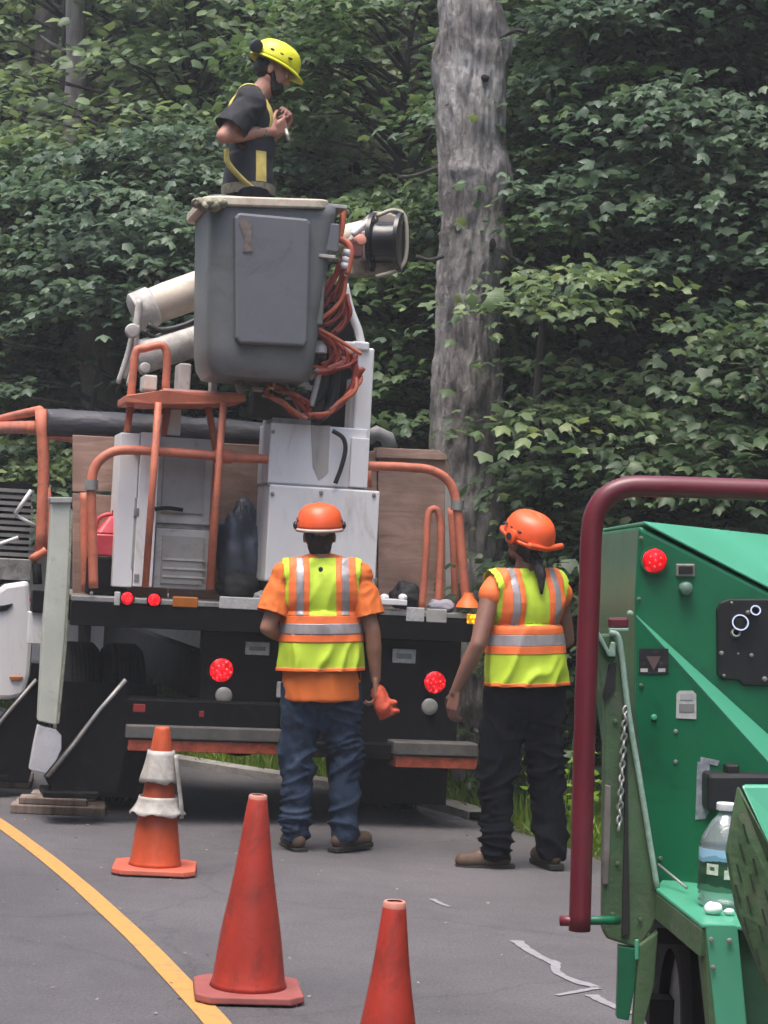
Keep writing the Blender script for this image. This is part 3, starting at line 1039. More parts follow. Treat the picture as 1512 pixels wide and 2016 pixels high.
# chassis and deck
DK = 1.30
MB().box(-1.2, 1.2, 0.0, 1.95, DK - 0.03, DK).build('deck', M_stl, truck, False, .004)
MB().box(-1.2, 1.2, 0.004, 0.10, DK - 0.17, DK - 0.032).box(-1.2, -1.1, 0.104, 1.95, DK - 0.15, DK - 0.032).box(1.1, 1.2, 0.104, 1.95, DK - 0.15, DK - 0.032).build('deck_beam', M_blk, truck, False, .005)
MB().box(-.46, -.36, 0.3, 6.6, .72, 1.0).box(.36, .46, 0.3, 6.6, .72, 1.0).box(-.36, .36, 1.0, 1.15, .74, .95).build('chassis_frame', M_blk, truck)
MB().box(-.42, 1.17, .12, .16, .44, DK - .175).build('rear_panel', M_blk, truck, False, .006)
MB().box(.36, 1.12, .2, 1.1, .45, 1.1).build('right_tool_box', M_blk, truck)
tb('step_box', 240, 552, 1380, 1437, .02, .3, M_blk, bevel=.01)
for x0, x1 in ((248, 556), (775, 942)):
    tb('bumper', x0, x1, 1432 + (x0 - 248) * .058, 1458 + (x0 - 248) * .058, -.05, .12, pm('dull_bumper_steel', (0.12, 0.112, 0.105), 0.65, .2, var=.35, scale=9, dirt=(0.05, .04, .035), dirt_amt=.5), bevel=.008)
    st_ = tb('reflective_stripe', x0 + 4, x1 - 2, 1460 + (x0 - 248) * .058, 1482 + (x0 - 248) * .058, -.035, .1, pm('orange_red_reflective_tape', (0.42, 0.085, 0.04), 0.45, var=.5, scale=16, dirt=(0.12, 0.02, 0.02), dirt_amt=.7), bevel=.004)
tb('bumper', 560, 775, 1462, 1492, .0, .14, M_blk)
# lamps on the deck edge and rear panel
for px, py, r_, m in ((250, 1178, .036, M_red), (303, 1181, .036, M_red), (435, 1319, .07, M_red), (855, 1343, .066, M_red)):
    l_ = disc('tail_light', px, py, -.004 if py < 1250 else .112, r_, .03, m)
    c_ = T(px, py, 0.002 if py < 1250 else .118)
    MB().lathe([(r_ * 1.02, 0), (r_ * 1.18, 0), (r_ * 1.18, .02), (r_ * 1.02, .02)], 24, Matrix.Translation(c_) @ Matrix.Rotation(R(90), 4, 'X'), False).build('bezel', M_blk, l_, 'auto')
    leds(l_, Matrix.Translation(T(px, py, -.004 if py < 1250 else .112)) @ Matrix.Rotation(R(90), 4, 'X'), r_)
disc('reversing_light', 440, 1369, .112, .05, .025, M_clr)
disc('reversing_light', 845, 1391, .112, .05, .025, M_clr)
tb('marker_light', 340, 390, 1175, 1196, -.012, .004, M_amb0)
tb('marker_light', 920, 954, 1209, 1229, -.015, .004, M_amb, bevel=.012)
for a in ((432, 522, 1176, 1200), (800, 836, 1196, 1224), (840, 880, 1199, 1226), (225, 237, 1165, 1192)):
    tb('deck_plate', *a, -.006, .004, M_plate if a[0] != 840 else M_gfr)
for a in ((483, 531, 1264, 1290), (773, 819, 1278, 1306), (545, 566, 1342, 1374)):
    pl_ = tb('number_plate', *a, .105, .12, M_plate)
    tb('print', a[0] + 8, a[1] - 8, a[2] + 9, a[3] - 9, .1025, .106, M_print, pl_, 0)
tb('reflector', 262, 286, 1386, 1402, .012, .02, M_rdull)
tb('reflector', 392, 402, 1400, 1412, .012, .02, M_rdull)
tb('lower_rib', 420, 930, 1206 + 14, 1212 + 14, .10, .12, M_blk)
tb('white_ledge', 700, 802, 1179, 1190, -.02, .25, M_wht, bevel=.004)
for px in (718, 757, 793):
    c_ = T(px, 1176, .06)
    MB().ball(c_, (.028, .028, .022)).build('white_knob', M_wht, truck, True)

# wheels
def wheel(x, y, r_=.50, w=.24):
    M = Matrix.Translation((x, y, r_ - .01)) @ Matrix.Rotation(R(90), 4, 'Y')
    prof = [(r_ * .60, -w / 2), (r_ * .80, -w / 2 - .012), (r_ * .93, -w / 2), (r_ * .99, -w * .38)]
    for k in range(-3, 4):
        z = k * w * .105
        prof += [(r_, z - w * .035), (r_, z + w * .035), (r_ * .972, z + w * .04), (r_ * .972, z + w * .06)]
    prof += [(r_ * .99, w * .38), (r_ * .93, w / 2), (r_ * .80, w / 2 + .012), (r_ * .60, w / 2)]
    o = MB().lathe(prof, 44, M, False).build('wheel', M_rub, truck, 'auto')
    MB().lathe([(r_ * .6, -w * .45), (r_ * .58, -w * .2), (r_ * .3, -w * .1), (r_ * .3, w * .1), (r_ * .58, w * .2), (r_ * .6, w * .45)], 28, M, True).build('rim', M_stl, o, 'auto')


for y in (1.05, 5.9):
    for x in ((-1.05, -.78, .78, 1.05) if y < 2 else (-1.0, 1.0)):
        wheel(x, y)
MB().tube([(-1.0, 1.05, .5), (1.0, 1.05, .5)], .07, 12).ball((0, 1.05, .5), (.22, .2, .2)).build('axle', M_blk, truck, True)
for x in (-.92, .92):
    MB().box(x - .29, x + .29, .42, .432, .10, .78).build('mud_flap', M_rub, truck)
MB().box(-1.0, -.52, 1.9, 2.9, .42, .8).build('fuel_tank', M_blk, truck, False, .03)

# cab far ahead, mostly hidden
MB().box(-1.15, 1.15, 5.25, 6.9, .6, 1.9).prism([(-1.1, 5.25, 1.9), (1.1, 5.25, 1.9), (1.05, 5.3, 2.3), (-1.05, 5.3, 2.3)], [(-1.1, 6.7, 1.9), (1.1, 6.7, 1.9), (1.0, 6.3, 2.3), (-1.0, 6.3, 2.3)]).build('cab', M_wht, truck, False, .03)
MB().box(-.9, .9, 5.235, 5.248, 1.75, 2.12).build('cab_rear_window', pm('dark_glass', (0.01, 0.012, 0.014), 0.08), truck)

# orange hoop rail across the rear of the bed
RAIL = .045
tt('hoop_rail', [(184, 1158, .1), (182, 1060, .1), (180, 962, .1), (188, 918, .1), (215, 893, .1), (250, 886, .1), (330, 890, .1), (440, 899, .1), (540, 905, .1), (700, 916, .1), (800, 920, .1), (852, 927, .1), (886, 952, .1), (900, 1000, .1), (908, 1080, .1), (918, 1192, .1)], RAIL * .62, M_org, n=14)
tt('inner_rail', [(888, 1000, .35), (893, 1090, .35), (896, 1195, .35)], RAIL * .5, M_org)
tt('inner_rail', [(168, 1165, .5), (166, 1060, .5), (166, 970, .5)], RAIL * .55, M_org)
tt('small_hoop', [(830, 1200, .12), (838, 1100, .12), (842, 1020, .12), (852, 1002, .12), (864, 1012, .12), (868, 1060, .12), (862, 1200, .12)], .022, M_org)
for px, py in ((432, 899), (446, 899), (180, 955), (900, 995)):
    c_ = T(px, py, .1)
    MB().lathe([(.034, -.03), (.04, -.03), (.04, .03), (.034, .03)], 14, Matrix.Translation(c_) @ (Matrix.Rotation(R(90), 4, 'Y') if py < 920 else Matrix.Identity(4))).build('rail_clamp', M_stl if py > 920 else M_org, truck, 'auto')
tt('inner_rail', [(722, 925, .3), (722, 960, .3)], .03, M_org, sm=0)
c_ = T(921, 1196, .02)
MB().lathe([(.075, 0), (.06, .03), (.03, .07), (.028, .09)], 20, Matrix.Translation(c_)).build('rail_foot', pm('fluorescent_orange_paint', (0.85, 0.17, 0.03), 0.5), truck, 'auto')

# plywood headboard of the chip box: separate sheets
ply = [((142, 236), (860, 950)), ((142, 236), (953, 1160))]
def ply_sheet(px0, px1, py0, py1, yl=.62, tilt=.055):
    pts = [(px0, py0 + (px0 - 142) * tilt, yl), (px1, py0 + (px1 - 142) * tilt, yl), (px1, py1, yl), (px0, py1, yl)]
    return tpoly('plywood_sheet', pts, .02, M_ply)
ply_sheet(143, 330, 856, 968); ply_sheet(143, 330, 971, 1185)
ply_sheet(333, 545, 856, 1185); ply_sheet(548, 742, 856, 1190)
tpoly('plywood_sheet', [(745, 886, .60), (862, 889, .60), (874, 898, .60), (884, 918, .60), (889, 1195, .60), (745, 1195, .60)], .022, M_ply)
tpoly('corner_angle', [(876, 950, .585), (889, 955, .585), (892, 1195, .585), (878, 1195, .585)], .012, M_gfr)
tpoly('headboard_cap', [(742, 881, .57), (862, 886, .57), (880, 898, .57), (880, 906, .57), (742, 901, .57)], .09, M_ply)

# black rolled tarp
P_ = [T(x, y, .8) for x, y in ((92, 834), (200, 838), (320, 845), (430, 853), (545, 862))]
m_ = MB().tube(spline(P_, 12), .088, 18)
m_.v = [tuple(Vector(v) * 1 + Vector((0, 0, .014 * noise.noise(Vector(v) * 7) + .01 * noise.noise(Vector((v[0] * 3, v[1] * 20, v[2] * 20)))))) for v in m_.v]
m_.build('tarp_roll', M_tarp, truck, True)

# orange frame of the tarp rack on the left
FR = .78
tt('rack_post', [(80, 806, FR), (86, 900, FR), (84, 1000, FR), (80, 1095, FR)], .036, M_org, n=8, sm=2)
tt('rack_brace', [(92, 960, FR), (98, 1020, FR), (92, 1085, FR)], .022, M_org, n=8, sm=2)
tt('rack_rail', [(78, 808, FR), (30, 818, FR + 1.2), (-40, 835, FR + 2.8)], .030, M_org, n=8, sm=2)
tt('rack_rail', [(80, 842, FR + .05), (20, 842, FR + 1.3), (-60, 846, FR + 2.8)], .055, M_org, n=4, sm=2)
tt('rack_rail', [(88, 858, FR), (120, 861, FR), (160, 865, FR)], .022, M_org, n=8, sm=2)
tt('rack_hinge', [(62, 1102, FR), (80, 1090, FR - .02), (90, 1082, FR - .02)], .026, M_org, n=8, sm=2)
tt('rack_leg', [(72, 1110, FR), (74, 1150, FR)], .028, M_blk, n=8, sm=0)
# boards stacked on the left edge of the bed, two pale poles over them
for i in range(11):
    z_ = 962 + i * 12.6
    p0, p1 = T(-70, z_ - 3, 1.45), T(68 - (i % 3) * 3, z_ + 1, 1.45)
    MB().box(min(p0.x, p1.x), p1.x, 1.45 + .01 * (i % 2), 1.62, (p0.z + p1.z) / 2 - .021, (p0.z + p1.z) / 2 + .002).build('slat', M_gry if i % 3 else M_stl, truck)
MB().box(T(-70, 960, 1.5).x, T(66, 960, 1.5).x, 1.64, 1.66, DK, T(30, 950, 1.62).z).build('slat_backing', M_blk, truck)
tt('pole', [(62, 965, 1.36), (30, 1012, 1.36)], .014, M_wht, sm=0)
tt('pole', [(30, 1014, 1.38), (72, 1036, 1.38)], .011, M_wht, sm=0)
tt('pole', [(-20, 1078, 1.36), (36, 1058, 1.36)], .012, M_wht, sm=0)
tb('side_ledge', -80, 62, 1098, 1140, 1.3, 1.7, M_stl)
# white side tank and bracket below the bed
tk = tpoly('side_tank', [(-90, 1190, 1.25), (-10, 1165, 1.25), (10, 1150, 1.25), (58, 1143, 1.25), (62, 1200, 1.25), (66, 1250, 1.25), (60, 1330, 1.25), (48, 1372, 1.25), (20, 1378, 1.25), (-90, 1378, 1.25)], .5, M_wht, bevel=.03)
tpoly('strap', [(-30, 1194, 1.235), (8, 1192, 1.235), (26, 1188, 1.235), (14, 1202, 1.235), (-30, 1208, 1.235)], .02, M_blk, tk)
tpoly('reflector', [(18, 1332, 1.235), (46, 1332, 1.235), (40, 1339, 1.235), (22, 1340, 1.235)], .02, M_amb0, tk)
disc('red_side_marker', 64, 1180, 1.2, .02, .02, M_rdull)
tb('bracket', 55, 92, 1205, 1268, .75, .9, M_wht)
tb('rack_foot', 64, 88, 1163, 1206, .72, .9, M_blk)

# outriggers: A-frame legs at the left side
og = tpoly('outrigger_column', [(102, 985, .12), (139, 985, .12), (139, 1060, .12), (128, 1250, .12), (112, 1428, .12), (75, 1420, .12), (84, 1250, .12), (96, 1100, .12)], .14, M_grn, bevel=.008)
tpoly('column_cap', [(98, 979, .10), (143, 979, .10), (141, 990, .10), (100, 990, .10)], .17, M_gfr, og)
tpoly('column_edge', [(139.5, 1000, .10), (144, 1010, .10), (132, 1270, .10), (117, 1425, .10), (112.5, 1425, .10), (128.5, 1250, .10)], .12, pm('green_worn_edge', (0.28, 0.29, 0.23), 0.7, var=.5, scale=20), og)
tpoly('column_foot', [(75, 1428, .13), (110, 1436, .13), (121, 1448, .13), (121, 1475, .13), (98, 1525, .13), (58, 1515, .13), (66, 1470, .13)], .10, pm('white_foot_paint', (0.55, 0.54, 0.57), 0.5, var=.15, scale=5, dirt=(.3, .28, .26)), og)
for k, (dx, yl) in enumerate(((0, .0), (-176, 1.15))):
    leg_ = tpoly('outrigger_leg', [(248 + dx, 1336, yl), (252 + dx, 1460, yl), (232 + dx, 1560 - 18 * k, yl), (110 + dx, 1568 - 34 * k, yl), (88 + dx, 1532 - 20 * k, yl)], .12, M_blk, bevel=.006)
    tt('leg_edge', [(248 + dx, 1338, yl - .01), (196 + dx, 1398, yl - .01), (142 + dx, 1470 - 6 * k, yl - .01), (94 + dx, 1530 - 20 * k, yl - .01)], .013, M_stl, leg_, 6, 0)
    tb('leg_foot', 85 + dx, 195 + dx, 1560 - 34 * k, 1572 - 34 * k, yl - .08, yl + .25, M_blk, leg_)

# white cabinet and grey framed panels behind the ladder
tb('cabinet', 229, 268, 852, 1156, .22, .55, M_wht)
tb('cabinet_door', 270, 308, 851, 1156, .20, .55, M_wht)
tb('cabinet_gap', 262, 268, 980, 1120, .214, .22, pm('grey_seal', (0.3, 0.31, 0.29), 0.7), bevel=0)
p1 = tb('screen_panel', 308, 418, 862, 1032, .25, .30, M_gfr)
tb('screen', 320, 402, 900, 1010, .236, .25, M_gry, p1, 0)
p2 = tb('screen_panel', 304, 412, 1042, 1160, .25, .30, M_gfr)
tb('screen', 318, 400, 1056, 1150, .236, .25, M_gry, p2, 0)
tb('louver', 320, 404, 1100, 1104, .230, .24, M_gfr, p2, 0)
tb('louver', 320, 404, 1118, 1122, .230, .24, M_gfr, p2, 0)
tb('louver', 320, 404, 1134, 1138, .230, .24, M_gfr, p2, 0)
tt('panel_handle', [(305, 1002, .2), (330, 1000, .2), (360, 1004, .2)], .012, M_blk, p1, 8, 3)
tb('middle_gap', 306, 416, 1030, 1043, .27, .32, M_stl)

# orange access ladder with platform
for a, b_ in (((312, 792, -.02), (286, 1156, .1)), ((440, 790, -.02), (414, 1160, .1)), ((408, 792, .25), (428, 900, .25)), ((428, 900, .25), (412, 1160, .2)), ((258, 795, .3), (250, 850, .3)), ((330, 795, .3), (296, 1040, .3))):
    tt('ladder_leg', [a, b_], .021, M_org, None, 8, 0)
tt('ladder_rail', [(256, 800, .05), (262, 735, .05), (268, 692, .05), (285, 686, .05), (312, 680, .05), (324, 684, .05), (329, 705, .05), (326, 768, .05)], .024, M_org)
tpoly('ladder_platform', [(247, 778, -.02), (322, 768, -.04), (484, 776, -.02), (484, 790, -.02), (420, 796, -.02), (300, 796, -.02), (247, 792, -.02)], .42, M_org, bevel=.006)
tpoly('platform_tread', [(322, 764, .0), (478, 774, .0), (478, 777, .0), (322, 768, .0)], .36, pm('pale_pink_worn_tread', (0.62, 0.46, 0.42), 0.7, var=.3, scale=10), bevel=0)
tpoly('white_guard', [(336, 806, .3), (357, 806, .3), (355, 858, .3), (326, 856, .3)], .03, M_wht)

# turret and tower
tur = tb('turret_base', 526, 744, 960, 1150, .02, .42, M_wht, bevel=.01)
tb('turret_panel', 530, 722, 838, 957, .06, .42, M_wht, bevel=.008)
tb('turret_top', 535, 612, 824, 838, .1, .4, M_gfr)
tb('turret_side', 690, 726, 862, 960, .03, .06, M_wht)
tpoly('rust_streak_plate', [(612, 838, .055), (650, 838, .055), (646, 930, .055), (628, 945, .055), (616, 920, .055)], .01, pm('stained_white_paint', (0.42, 0.39, 0.36), 0.6, var=.4, scale=9, stretch=(1, 1, .2)), bevel=0)
tb('turret_seam', 526, 722, 956.5, 960.5, .045, .1, M_gry, bevel=0)
tt('turret_hose', [(655, 848, .0), (675, 862, .0), (680, 885, .0), (672, 920, .0), (660, 952, .01)], .014, M_hblk)
tb('tower_pole', 698, 731, 684, 962, .20, .34, M_wht, bevel=.012)
tb('tower_pole_cap', 694, 728, 672, 690, .18, .34, M_wht, bevel=.012)
tb('tower_pole_back', 688, 700, 745, 870, .24, .36, M_gfr)
tt('tower_strut', [(678, 560, .25), (690, 610, .25), (705, 650, .25), (712, 680, .25)], .026, M_wht)
tb('tower_lug', 676, 700, 672, 694, .16, .26, M_wht, bevel=.012)
tpoly('tower_web', [(640, 560, .45), (690, 560, .45), (700, 700, .45), (700, 860, .45), (600, 860, .45), (610, 740, .45)], .06, M_blk)
M_bdw = pm('dirty_white_boom_paint', (0.52, 0.49, 0.46), 0.55, var=.3, scale=5, dirt=(0.22, 0.19, 0.16), dirt_amt=.6)
# folded booms running behind the bucket
def boom_tube(name, pts, r_, mat, n=24):
    P = [T(*p) for p in pts]
    return MB().tube(P, r_, n).build(name, mat, truck, 'auto')
bm1 = boom_tube('upper_boom', [(300, 603, .9), (330, 592, .9), (460, 545, .9), (620, 488, .9), (735, 447, .9)], [.112, .118, .118, .10, .06], M_boom)
MB().tube([T(262, 618, .9), T(266, 616, .9), (T(300, 603, .9)), T(305, 601, .9)], [.09, .125, .128, .112], 24).build('boom_collar', M_bdw, bm1, 'auto')
bm2 = boom_tube('lower_boom', [(268, 706, .8), (300, 696, .8), (400, 664, .8), (560, 620, .8), (660, 585, .8)], .105, M_bdw)
tt('boom_gap_hose', [(290, 640, .75), (320, 650, .75), (365, 640, .75), (400, 622, .75)], .02, M_hblk)
tt('boom_gap_hose', [(282, 652, .75), (310, 664, .75), (350, 652, .75), (400, 636, .75)], .016, M_hblk)
tt('elbow_link', [(275, 590, .75), (268, 640, .75), (258, 700, .75), (244, 745, .75)], .022, M_bdw)
tt('elbow_link', [(262, 650, .72), (250, 700, .72), (232, 755, .72)], .016, M_gfr)
tt('elbow_link', [(270, 640, .70), (266, 700, .70), (252, 760, .70)], .016, M_bdw)
disc('elbow_pin', 260, 652, .66, .045, .04, M_gfr)
disc('elbow_pin', 285, 725, .66, .035, .03, M_gfr)
tb('boom_rest', 283, 310, 738, 768, .4, .6, M_bdw, bevel=.01)
tb('boom_rest', 352, 376, 715, 770, .4, .6, M_gfr, bevel=.01)
tb('boom_rest', 415, 428, 748, 775, .3, .4, M_gfr, bevel=.006)
tb('boom_bracket', 250, 268, 780, 800, .5, .6, M_gfr)
# head of the boom: pale housing, black drum
hd = tpoly('boom_head', [(690, 470, .55), (735, 415, .55), (770, 418, .55), (795, 430, .55), (798, 520, .55), (770, 538, .55), (690, 542, .55)], .18, pm('beige_head_housing', (0.36, 0.30, 0.25), 0.6, var=.3, scale=8, dirt=(.15, .12, .1)), bevel=.015)
tt('head_arm', [(694, 462, .5), (715, 445, .5), (738, 428, .5)], [.02] * 13, M_wht, hd)
c_ = T(763, 477, .5)
Md = Matrix.Translation(c_) @ Matrix.Rotation(R(62), 4, 'Z') @ Matrix.Rotation(R(90), 4, 'X')
dr = MB().lathe([(.10, -.10), (.185, -.10), (.185, -.075), (.13, -.07), (.125, .0), (.13, .07), (.185, .075), (.185, .10), (.10, .10)], 32, Md).build('drum', pm('glossy_black_drum', (0.012, 0.012, 0.013), 0.22), hd, 'auto')
tt('drum_guard', [(742, 425, .45), (775, 414, .45), (798, 430, .45), (800, 500, .45), (785, 530, .45), (740, 545, .45)], .013, pm('beige_guard', (0.38, 0.34, 0.27), 0.7), hd)
tb('head_block', 712, 736, 455, 512, .46, .54, pm('pinkish_grey_block', (0.42, 0.33, 0.31), 0.6), hd, .01)
tb('valve_block', 693, 715, 470, 505, .40, .5, pm('dark_red_block', (0.10, 0.03, 0.03), 0.6), hd, .006)

# the bucket: tapered rounded shell, raised panel, control step, lip
def rrect(xa, xb, ya, yb, r_, z, n=5):
    out = []
    for cx, cy, a0 in ((xb - r_, yb - r_, 0), (xa + r_, yb - r_, 90), (xa + r_, ya + r_, 180), (xb - r_, ya + r_, 270)):
        for i in range(n + 1):
            a = R(a0 + 90 * i / n)
            out.append(Vector((cx + r_ * math.cos(a), cy + r_ * math.sin(a), z)))
    return out
BY0, BY1 = -.36, .30
rows = [(398, 408, 662), (420, 409, 660), (560, 407, 640), (690, 405, 622), (725, 408, 618), (744, 418, 605)]
ringz = []
for i, (py, xa, xb) in enumerate(rows):
    a_, b_ = T(xa, py, BY0 + .08), T(xb, py, BY0 + .08)
    ins = (0, 0, .01, .02, .03, .06)[i]
    ringz.append(rrect(a_.x, b_.x, BY0 + ins, BY1 - ins, .085, (a_.z + b_.z) / 2))
vs, fs = [], []
nr = len(ringz[0])
for rg in ringz:
    vs += rg
for i in range(len(ringz) - 1):
    for j in range(nr):
        fs.append((i * nr + j, (i + 1) * nr + j, (i + 1) * nr + (j + 1) % nr, i * nr + (j + 1) % nr))
fs.append(tuple(range((len(ringz) - 1) * nr, len(ringz) * nr)))
mb_ = MB().add(vs, fs)
bucket = mb_.build('bucket', M_bkt, truck, 'auto')
sl = bucket.modifiers.new('wall', 'SOLIDIFY'); sl.thickness = .02; sl.offset = -1
BF = ringz[4][0].z        # floor height inside
pan = tpoly('bucket_panel', [(462, 428, BY0 - .05), (470, 418, BY0 - .05), (606, 430, BY0 - .05), (612, 440, BY0 - .05), (606, 672, BY0 - .03), (600, 682, BY0 - .03), (472, 676, BY0 - .03), (464, 664, BY0 - .03)], .06, M_bkt2, bucket, .015)
tb('bucket_step', 613, 668, 438, 494, BY0 + .02, BY0 + .3, M_bkt2, bucket, .008)
tb('bucket_step_under', 622, 640, 496, 640, BY0 + .04, BY0 + .25, M_bkt, bucket, .01)
tb('step_latch', 628, 661, 501, 508, BY0 + .0, BY0 + .1, M_gfr, bucket, .004)
tpoly('rust_mark', [(470, 440, BY0 - .052), (482, 428, BY0 - .052), (498, 442, BY0 - .052), (494, 470, BY0 - .052), (498, 494, BY0 - .052), (478, 496, BY0 - .052), (482, 470, BY0 - .052)], .004, pm('brown_chipped_patch', (0.16, 0.125, 0.11), 0.8, var=.5, scale=30), bucket, 0)
lip_pts = []
ra, rb = T(398, 397, BY0), T(650, 399, BY0)
lipm = MB()
o_ring = rrect(ra.x, rb.x, BY0 - .03, BY1 + .03, .09, 0)
i_ring = rrect(ra.x + .05, rb.x - .05, BY0 + .02, BY1 - .02, .06, 0)
zt0, zt1, zb0 = T(400, 385, BY0).z, T(640, 392, BY0).z, .055
V_, F_ = [], []
for ring_, top in ((o_ring, 0), (o_ring, 1), (i_ring, 1), (i_ring, 0)):
    for p in ring_:
        f_ = (p.x - ra.x) / (rb.x - ra.x)
        zt = zt0 + (zt1 - zt0) * f_ + .008 * noise.noise(Vector((p.x * 9, p.y * 9, 0)))
        V_.append((p.x, p.y, zt if top else zt - zb0))
for i in range(4):
    for j in range(nr):
        F_.append((i * nr + j, i * nr + (j + 1) % nr, ((i + 1) % 4) * nr + (j + 1) % nr, ((i + 1) % 4) * nr + j))
lipm.add(V_, F_).build('liner_lip', M_crm, bucket, 'auto', .01)
tb('bucket_bar', 640, 684, 402, 409, BY0 + .05, BY0 + .5, M_gfr, bucket, .003)
tt('bucket_floor_mount', [(470, 750, -.05), (476, 775, -.05)], .03, M_stl, bucket, 8, 0)
m_ = MB()
for i in range(5):
    m_.ball(T(390 + i * 11, 400 + (i % 2) * 6, BY0 - .05), (.04, .05, .03))
m_.v = [tuple(Vector(v) + Vector((.012, .012, .012)) * noise.noise(Vector(v) * 40)) for v in m_.v]
m_.build('worn_pad', pm('olive_worn_pad', (0.30, 0.28, 0.20), 0.9, var=.5, scale=25, bump=.5), bucket, True)

# hoses: each one its own tube
hoses = [
    ([(676, 408, -.1), (674, 440, -.1), (668, 470, -.1)], .020, M_hose2), ([(668, 470, -.1), (684, 480, -.12), (690, 500, -.12), (682, 540, -.12)], .022, M_hose2),
    ([(682, 545, -.1), (672, 590, -.1), (640, 622, -.1), (606, 636, -.1)], .013, M_hose2), ([(606, 638, -.1), (650, 660, -.1), (690, 684, -.1), (712, 697, -.1)], .012, M_hose2),
    ([(676, 500, -.05), (650, 560, -.05), (618, 590, -.05), (602, 604, -.05)], .012, M_hose), ([(670, 510, -.05), (648, 570, -.05), (622, 600, -.05), (604, 616, -.05)], .012, M_hose),
    ([(680, 520, -.04), (662, 570, -.04), (640, 600, -.04), (610, 622, -.04)], .012, M_hose), ([(604, 604, -.04), (610, 632, -.04), (640, 640, -.04), (672, 618, -.04), (676, 590, -.04)], .012, M_hose),
    ([(676, 580, 0), (682, 610, 0), (676, 640, 0), (660, 655, 0)], .014, M_hose), ([(612, 644, 0), (640, 670, 0), (652, 700, 0), (642, 725, 0), (625, 728, 0)], .012, M_hose),
    ([(622, 648, 0), (655, 668, 0), (668, 700, 0), (655, 722, 0)], .011, M_hose), ([(640, 655, 0), (680, 690, 0), (676, 716, 0), (640, 724, 0)], .011, M_hose),
    ([(702, 698, -.02), (690, 718, -.02), (650, 728, -.02), (622, 728, -.02)], .013, M_hose), ([(700, 715, 0), (694, 760, 0), (672, 795, 0), (640, 815, 0), (600, 820, 0)], .016, M_hose),
    ([(690, 700, .02), (698, 740, .02), (684, 780, .02), (655, 805, .02)], .013, M_hose), ([(526, 758, -.05), (530, 780, -.05), (555, 795, -.05), (578, 815, -.05), (600, 818, -.05)], .013, M_hose),
    ([(528, 756, -.02), (550, 762, -.02), (580, 785, -.02), (604, 812, -.02)], .013, M_hose), ([(540, 768, -.02), (572, 770, -.02), (600, 790, -.02), (608, 815, -.02)], .011, M_hose),
    ([(648, 690, .1), (660, 740, .1), (650, 800, .1), (620, 830, .1)], .03, M_hblk), ([(636, 700, .1), (640, 760, .1), (612, 800, .1)], .03, M_hblk), ([(640, 590, .1), (660, 600, .1), (655, 630, .1), (640, 645, .1)], .018, M_hblk),
]
for pts_, r_, m in hoses:
    tt('hose', pts_, r_, m, None, 8, 7)
random.seed(21)
for pts_, r_, m in hoses[4:18]:
    for k in range(2):
        j = [(random.gauss(0, 7), random.gauss(0, 6), random.uniform(-.05, .05)) for _ in pts_]
        tt('hose', [(x + a, y + b2, z + c2) for (x, y, z), (a, b2, c2) in zip(pts_, j)], r_ * random.uniform(.7, 1.0), random.choice([M_hose, M_hose, M_hose2, M_hose_s]), None, 8, 7)
for (px, py, w) in ((683, 498, .022), (680, 512, .021), (678, 524, .022)):
    c_ = T(px, py, -.12)
    MB().tube([c_ + Vector((0, 0, -.018)), c_ + Vector((.004, 0, .018))], w * 1.15, 12).build('hose_clamp', M_wht, truck, True)
disc('fitting', 708, 474, -.05, .035, .05, pm('pink_orange_fitting', (0.7, 0.3, 0.22), 0.5))
MB().lathe([(.042, 0), (.04, .04), (.02, .07), (.002, .075)], 18, Matrix.Translation(T(630, 695, .02))).build('white_cap', M_wht, truck, 'auto')
for a in ((586, 610, 752, 762), (560, 575, 770, 776), (600, 622, 758, 768), (565, 582, 780, 786), (500, 520, 762, 770), (520, 540, 775, 781)):
    tb('valve_fitting', *a, .0, .08, M_gfr, bevel=.006)
tb('valve_bank', 500, 640, 770, 826, .1, .3, pm('dark_valve_bank', (0.03, 0.027, 0.024), 0.7), bevel=.02)
tt('valve_lever', [(610, 745, -.02), (628, 730, -.02), (620, 770, -.02), (612, 800, -.02)], .018, M_gfr)
M_pipe = MB().tube([T(725, 862, 1.2), T(742, 852, 1.2), T(762, 862, 1.2), T(770, 885, 1.2)], .05, 10).build('exhaust_hood', M_gry, truck, True)

# things lying on the deck
def lump(name, M0, rads, mat, lab, cat, seed, folds=10, amp=.2, stretch=(1, 1, 1)):
    m = MB().ball((0, 0, 0), rads, None, 40, 24)
    out = []
    for v in m.v:
        q = Vector(v)
        d = Vector((q.x / rads[0], q.y / rads[1], q.z / rads[2]))
        n1 = noise.noise(Vector((d.x * 1.3 + seed, d.y * 1.3, d.z * 1.3)))
        n2 = abs(noise.noise(Vector((d.x * folds * stretch[0] * .25, d.y * folds * stretch[1] * .25 + seed, d.z * folds * stretch[2] * .25))))
        q *= 1 + amp * n1 - amp * .8 * n2
        q.z = max(q.z, -rads[2] * .82)
        out.append(tuple(q))
    m.v = out
    o = m.build(name, mat, None, True)
    o.matrix_world = TR_M @ M0
    return tag(o, lab, cat)


